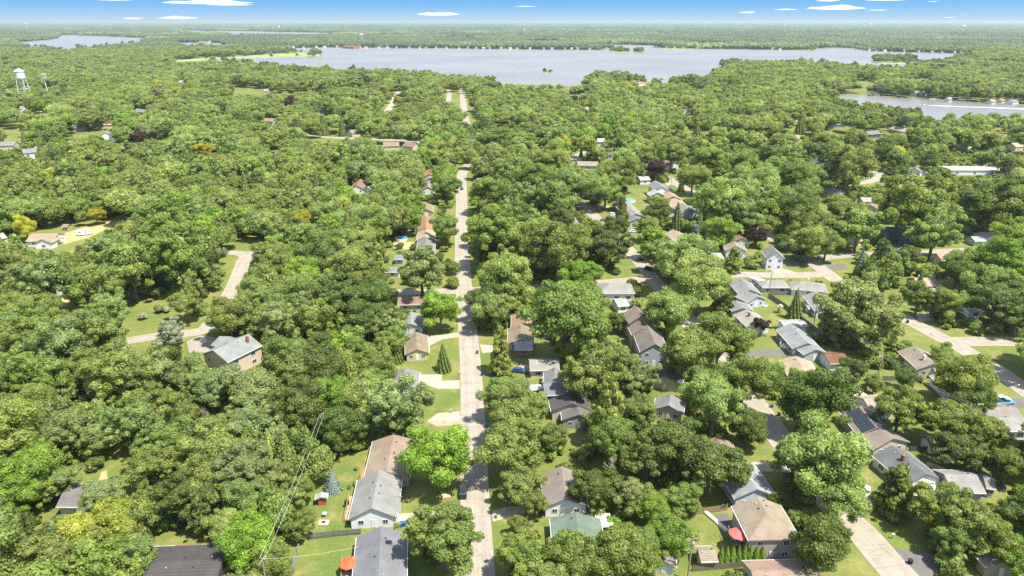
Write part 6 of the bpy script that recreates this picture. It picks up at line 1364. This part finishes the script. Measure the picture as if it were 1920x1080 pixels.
def playset(label, x, y, ang=0, m1=(.40,.26,.15)):
    p = G(x, y, 1); root = empty('playset', (p.x, p.y, 0), ang); tag(root, label, 'playset'); m = cmat('wood', m1)
    for a in (-.7, .7):
        for b in (-.7, .7): MB().box(a-.06, a+.06, b-.06, b+.06, 0, 2.6).build('post', m, root)
    MB().box(-.8, .8, -.8, .8, 1.4, 1.5).build('platform', m, root); MB().add([(-.95, -.95, 2.6), (.95, -.95, 2.6), (.95, .95, 2.6), (-.95, .95, 2.6), (-.95, 0, 3.3), (.95, 0, 3.3)], [(0, 1, 5, 4), (2, 3, 4, 5), (0, 4, 3), (1, 2, 5)]).build('roof', cmat('canvas', (.42,.38,.32)), root)
    MB().add([(.8, -.3, 1.5), (.8, .3, 1.5), (3.0, .3, .15), (3.0, -.3, .15), (.8, -.3, 1.4), (.8, .3, 1.4), (3.0, .3, .05), (3.0, -.3, .05)], [(0, 1, 2, 3), (7, 6, 5, 4), (0, 3, 7, 4), (1, 5, 6, 2)]).build('slide', M_TRIM, root)
    MB().tube((-.7, 0, 2.3), (-3.4, 0, 2.3), .07, .07, 6).tube((-3.4, -.9, 0), (-3.4, 0, 2.3), .06, .06, 6).tube((-3.4, .9, 0), (-3.4, 0, 2.3), .06, .06, 6).build('swing_beam', m, root)
    for q in (-1.6, -2.6): MB().box(q-.22, q+.22, -.1, .1, .5, .54).tube((q-.2, 0, .54), (q-.2, 0, 2.28), .015, .015, 4).tube((q+.2, 0, .54), (q+.2, 0, 2.28), .015, .015, 4).build('swing', M_DARK, root)
playset('wooden play set with a tent roof and slide beside the leaning pole', 1626,724, 2.6); playset('small wooden play set in the garden behind the camper', 1462,582, 1.2); 
def clutter(label, name, cat, x, y, parts, ang=0):
    p = G(x, y); root = empty(name, (p.x, p.y, 0), ang); tag(root, label, cat)
    for nm, b, m in parts: MB().box(*b).build(nm, m, root)
W_ = cmat('wood', (.42,.33,.24)); B_ = cmat('plastic', (.03,.25,.6)); Rr = cmat('plastic', (.6,.1,.04)); Yy = cmat('plastic', (.85,.62,.01)); Ww = cmat('plastic', (.75,.75,.74)); Gg = cmat('plastic', (.3,.3,.3))
tr = [(-1.4, 1.4, -.4, .4, .5, .7)]
clutter('hexagonal gazebo canopy with a pale cloth roof above the red steps', 'gazebo', 'gazebo', 1604,752, [('post', (-1.4,-1.3,-1.4,-1.3,0,2.4), W_), ('post', (1.3,1.4,-1.4,-1.3,0,2.4), W_), ('post', (-1.4,-1.3,1.3,1.4,0,2.4), W_), ('post', (1.3,1.4,1.3,1.4,0,2.4), W_), ('canopy', (-1.8,1.8,-1.8,1.8,2.403,2.6), cmat('canvas', (.55,.5,.45)))], .5)
clutter('white tarpaulin-covered boat on a trailer below the charcoal house', 'covered_boat', 'boat', 1741,921, [('trailer_frame', (-3,3,-.9,.9,.35,.5), Gg), ('hull', (-2.8,2.8,-1.1,1.1,.503,1.1), Ww), ('cover', (-2.4,2.2,-.9,.9,1.103,1.5), Ww), ('wheel', (-.4,.4,-1.3,-1.12,0,.6), M_TYRE), ('wheel', (-.4,.4,1.12,1.3,0,.6), M_TYRE)], .15)
clutter('red garden tractor beside the covered boat', 'garden_tractor', 'tractor', 1733,932, [('hood', (.1,1.0,-.35,.35,.4,.95), Rr), ('mower_deck', (-.5,.6,-.6,.6,.15,.35), Rr), ('seat', (-.6,-.1,-.25,.25,.6,1.0), M_DARK), ('wheel', (-.8,-.2,-.6,-.38,0,.6), M_TYRE), ('wheel', (-.8,-.2,.38,.6,0,.6), M_TYRE)], .4)
clutter('yellow inflatable toy half hidden in the oak crown', 'water_toy', 'toy', 1738,974, [('body', (-1.2,1.2,-.9,.9,0,.5), Yy), ('backrest', (-1.2,-.9,-.9,.9,.503,1.0), Yy)], .6)
clutter('red-brown lumber stack beside the lawn edge of the main street', 'lumber_stack', 'lumber', 837,933, [('boards', (-1,1,-.7,.7,0,.5), cmat('wood', (.38,.2,.13))), ('cover', (-.9,.9,-.6,.6,.503,.62), W_)], .2)
clutter('white fire ring on the bare patch of the garden', 'fire_pit', 'fire pit', 607,980, [('stone_ring', (-1.1,1.1,-.7,.7,0,.12), cmat('stone', (.5,.42,.33))), ('grate', (-.4,.4,-.3,.3,.123,.25), M_DARK)])
clutter('blue-grey bird bath on the lawn behind the white house', 'bird_bath', 'bird bath', 609,968, [('pedestal', (-.15,.15,-.15,.15,0,.7), Gg), ('basin', (-.45,.45,-.45,.45,.703,.85), cmat('stone', (.35,.45,.55)))])
clutter('white birdhouse table on the garden lawn behind the charcoal roof', 'garden_shrine', 'garden ornament', 1775,866, [('base', (-.8,.8,-.6,.6,0,.4), Ww), ('pillar', (-.4,.4,-.3,.3,.403,1.2), W_), ('top', (-.7,.7,-.5,.5,1.203,1.4), W_)])
clutter('stack of timber boards in the cluttered yard', 'timber_stack', 'lumber', 1757,878, [('boards', (-2.5,2.5,-.3,.3,0,.35), W_), ('boards', (-2.2,2.3,.5,.9,0,.3), cmat('wood', (.5,.42,.3)))], -.75)
clutter('yellow ladder lying beside the timber boards', 'ladder', 'ladder', 1747,876, [('rail', (-2,2,-.25,-.18,.05,.15), Yy), ('rail', (-2,2,.18,.25,.05,.15), Yy), ('rung', (-1.5,-1.4,-.178,.178,.07,.13), Yy), ('rung', (0,.1,-.178,.178,.07,.13), Yy), ('rung', (1.4,1.5,-.178,.178,.07,.13), Yy)], -.75)
clutter('white fabric awning beside the green roof', 'awning', 'awning', 1132,993, [('canopy', (-1.6,1.6,-2.0,2.0,2.3,2.5), Ww), ('post', (-1.5,-1.4,-1.9,-1.8,0,2.297), M_METAL), ('post', (1.4,1.5,-1.9,-1.8,0,2.297), M_METAL), ('post', (-1.5,-1.4,1.8,1.9,0,2.297), M_METAL), ('post', (1.4,1.5,1.8,1.9,0,2.297), M_METAL)], .1)
clutter('long cream canoe lying beside the dark patio of the brown hip roof', 'canoe', 'canoe', 1341,978, [('hull', (-3.6,3.6,-.4,.4,.05,.5), cmat('plastic', (.75,.68,.55))), ('thwart', (-.1,.1,-.35,.35,.503,.56), W_)], -1.1)
clutter('turquoise toy beside the tan shed', 'paddling_pool', 'toy', 1323,1060, [('rim', (-.7,.7,-.5,.5,0,.25), cmat('plastic', (.05,.5,.65))), ('toy', (-.2,.3,-.2,.2,.253,.5), B_)])
clutter('dark trampoline under the oak at the bottom right', 'trampoline', 'trampoline', 1850,1012, [('mat', (-2.2,2.2,-2.2,2.2,.85,.9), M_DARK), ('leg', (-2.1,-2,-2.1,-2,0,.847), M_METAL), ('leg', (2,2.1,-2.1,-2,0,.847), M_METAL), ('leg', (-2.1,-2,2,2.1,0,.847), M_METAL), ('leg', (2,2.1,2,2.1,0,.847), M_METAL), ('safety_net', (-2.2,2.2,2.2,2.22,.903,2.5), cmat('net', (.05,.09,.16)))], .4)
clutter('charcoal grill on the deck of the white house', 'grill', 'grill', 651,951, [('cart', (-.5,.5,-.3,.3,.82,1.5), M_DARK), ('lid', (-.45,.45,-.28,.28,1.503,1.8), M_DARK)])
clutter('blue and white toys scattered behind the stacked pale houses', 'ride_on_toy', 'toy', 1435,575, [('body', (-.7,.7,-.4,.4,.1,.6), Ww), ('seat', (-.3,.3,-.2,.2,.603,.8), B_)])
clutter('white plastic table between the tall houses and the willow', 'garden_table', 'table', 1156,617, [('table_top', (-1.3,1.3,-.8,.8,.7,.78), Ww), ('leg', (-1.1,-1,-.6,-.5,0,.697), Ww), ('leg', (1,1.1,-.6,-.5,0,.697), Ww), ('leg', (-1.1,-1,.5,.6,0,.697), Ww), ('leg', (1,1.1,.5,.6,0,.697), Ww)])
clutter('white motorboat on a trailer beside the dark slate house', 'covered_boat', 'boat', 1000,732, [('trailer_frame', (-3,3,-.9,.9,.35,.5), Gg), ('hull', (-2.8,2.8,-1.0,1.0,.503,1.2), Ww), ('cover', (-2.4,1.6,-.8,.8,1.203,1.5), Gg)], .1)
clutter('white porch steps of the long blue-grey house', 'porch_steps', 'steps', 1470,651, [('step', (-1.2,1.2,-.9,-.45,0,.3), Ww), ('step', (-1.2,1.2,-.447,0,0,.6), Ww), ('landing', (-1.2,1.2,.003,1.4,0,.9), Ww), ('railing', (-1.25,-1.203,-.9,1.4,.9,1.8), Ww)], -.7)
# solar panels on the roof slope of the solar panel house
def solar(root_house, L0, L1, W, hr, hw, side):
    s = (hr-hw)/(W/2); a = math.atan(s)
    for i in range(5):
        for j in range(3):
            x = L0+(L1-L0)*(i+.5)/5; t = .9+j*1.15; y = side*t*math.cos(a); z = hr-t*math.sin(a)+.09
            o = MB().box(-(L1-L0)/10+.04, (L1-L0)/10-.04, -.54, .54, -.03, .03).build('solar_panel', cmat('solar', (.025,.032,.045)), root_house); o.location = (x, y, z); o.rotation_euler = (-side*a, 0, 0)
solar(hP, -5.5, 4.0, 9.0, 5.4, 3.0, 1); solar(hP, -5.5, 1.0, 9.0, 5.4, 3.0, -1)
# docks on the channel
for i, (x, y) in enumerate([(1600,178),(1632,179.5),(1660,181),(1690,183.5),(1735,186),(1765,188),(1800,190.5),(1825,192),(1850,193),(1872,194),(1895,195),(1912,196)]):
    p = G(x, y, .6); root = empty('dock', (p.x, p.y, 0), R(-80)); tag(root, ORDW[i+1]+' short wooden boat dock counted from the boathouse along the channel bank', 'dock', 'docks along the channel')
    MB().box(-9, 9, -.9, .9, .5, .7).build('boards', W_, root); MB().box(-8.8, -8.6, -.8, -.6, 0, .497).box(8.6, 8.8, -.8, -.6, 0, .497).box(8.6, 8.8, .6, .8, 0, .497).build('piles', W_, root)
# ------------------------------------------------------------------ clouds
M_CLOUD = bpy.data.materials.new('cloud_vapour'); M_CLOUD.use_nodes = True; nt = M_CLOUD.node_tree; nt.nodes.clear()
co = nt.nodes.new('ShaderNodeOutputMaterial'); cb = nt.nodes.new('ShaderNodeVolumePrincipled'); cb.inputs['Color'].default_value = (1, 1, 1, 1); cb.inputs['Density'].default_value = 0.0013; cb.inputs['Anisotropy'].default_value = 0.0
nt.links.new(cb.outputs[0], co.inputs['Volume'])
for i, (x, y, w, h) in enumerate([(390,5,170,9),(430,9,90,4),(215,0,70,3),(335,34,78,7),(250,35,40,5),(822,27,84,8),(1402,23.5,36,4.5),(1568,15.5,112,10),(1474,18,46,3.5),(1552,1,46,6),(1660,0,80,4),(1645,19,40,2.5),(1750,3,24,2.5),(1780,33,24,2.5),(985,12,46,2)]):
    D = 46000.0; p = Vector((0, 0, CAM_H))+(G(x, 300)-Vector((0, 0, CAM_H)))*0; u, v_ = (x-960)/FPX, (y-540)/FPX
    dr = Vector((u, CP-v_*SP, -(SP+v_*CP))); q = Vector((0, 0, CAM_H))+dr*D; v, f = ICO2; r_ = np.random.RandomState(i+50)
    W2, H2 = w/2/FPX*D, h/2/FPX*D; vv = v.copy()
    import bmesh
    bm = bmesh.new(); bmesh.ops.create_icosphere(bm, subdivisions=4, radius=1.0); vv = np.array([a.co[:] for a in bm.verts]); ff = [[b.index for b in a.verts] for a in bm.faces]; bm.free()
    nz = .16*np.sin(vv[:, 0]*5+i)+.10*np.sin(vv[:, 0]*11+i*2+vv[:, 2]*4)+.05*np.sin(vv[:, 0]*23+i); vv[:, 2] = np.where(vv[:, 2] > 0, vv[:, 2]*(1+nz*1.5), vv[:, 2]*.55)*np.clip(1-vv[:, 0]**2*.55, .2, 1); vv *= np.array([W2, W2*.5, H2])
    me = bpy.data.meshes.new('cloud'); me.from_pydata([tuple(a) for a in vv], [], ff); me.materials.append(M_CLOUD); me.polygons.foreach_set('use_smooth', [True]*len(ff)); o = link('cloud', me, None, tuple(q)); o['kind'] = 'structure'
# ------------------------------------------------------------------ haze
mh = bpy.data.materials.new('haze_air'); mh.use_nodes = True; nt = mh.node_tree; nt.nodes.clear(); ho = nt.nodes.new('ShaderNodeOutputMaterial'); hv = nt.nodes.new('ShaderNodeVolumePrincipled')
hv.inputs['Color'].default_value = (.52, .61, .68, 1); hv.inputs['Density'].default_value = HAZE; hv.inputs['Anisotropy'].default_value = 0.2; nt.links.new(hv.outputs[0], ho.inputs['Volume'])
hz = MB().box(-43000, 43000, -2600, 43000, -1.0, 118.0).build('haze', mh); hz['kind'] = 'stuff'
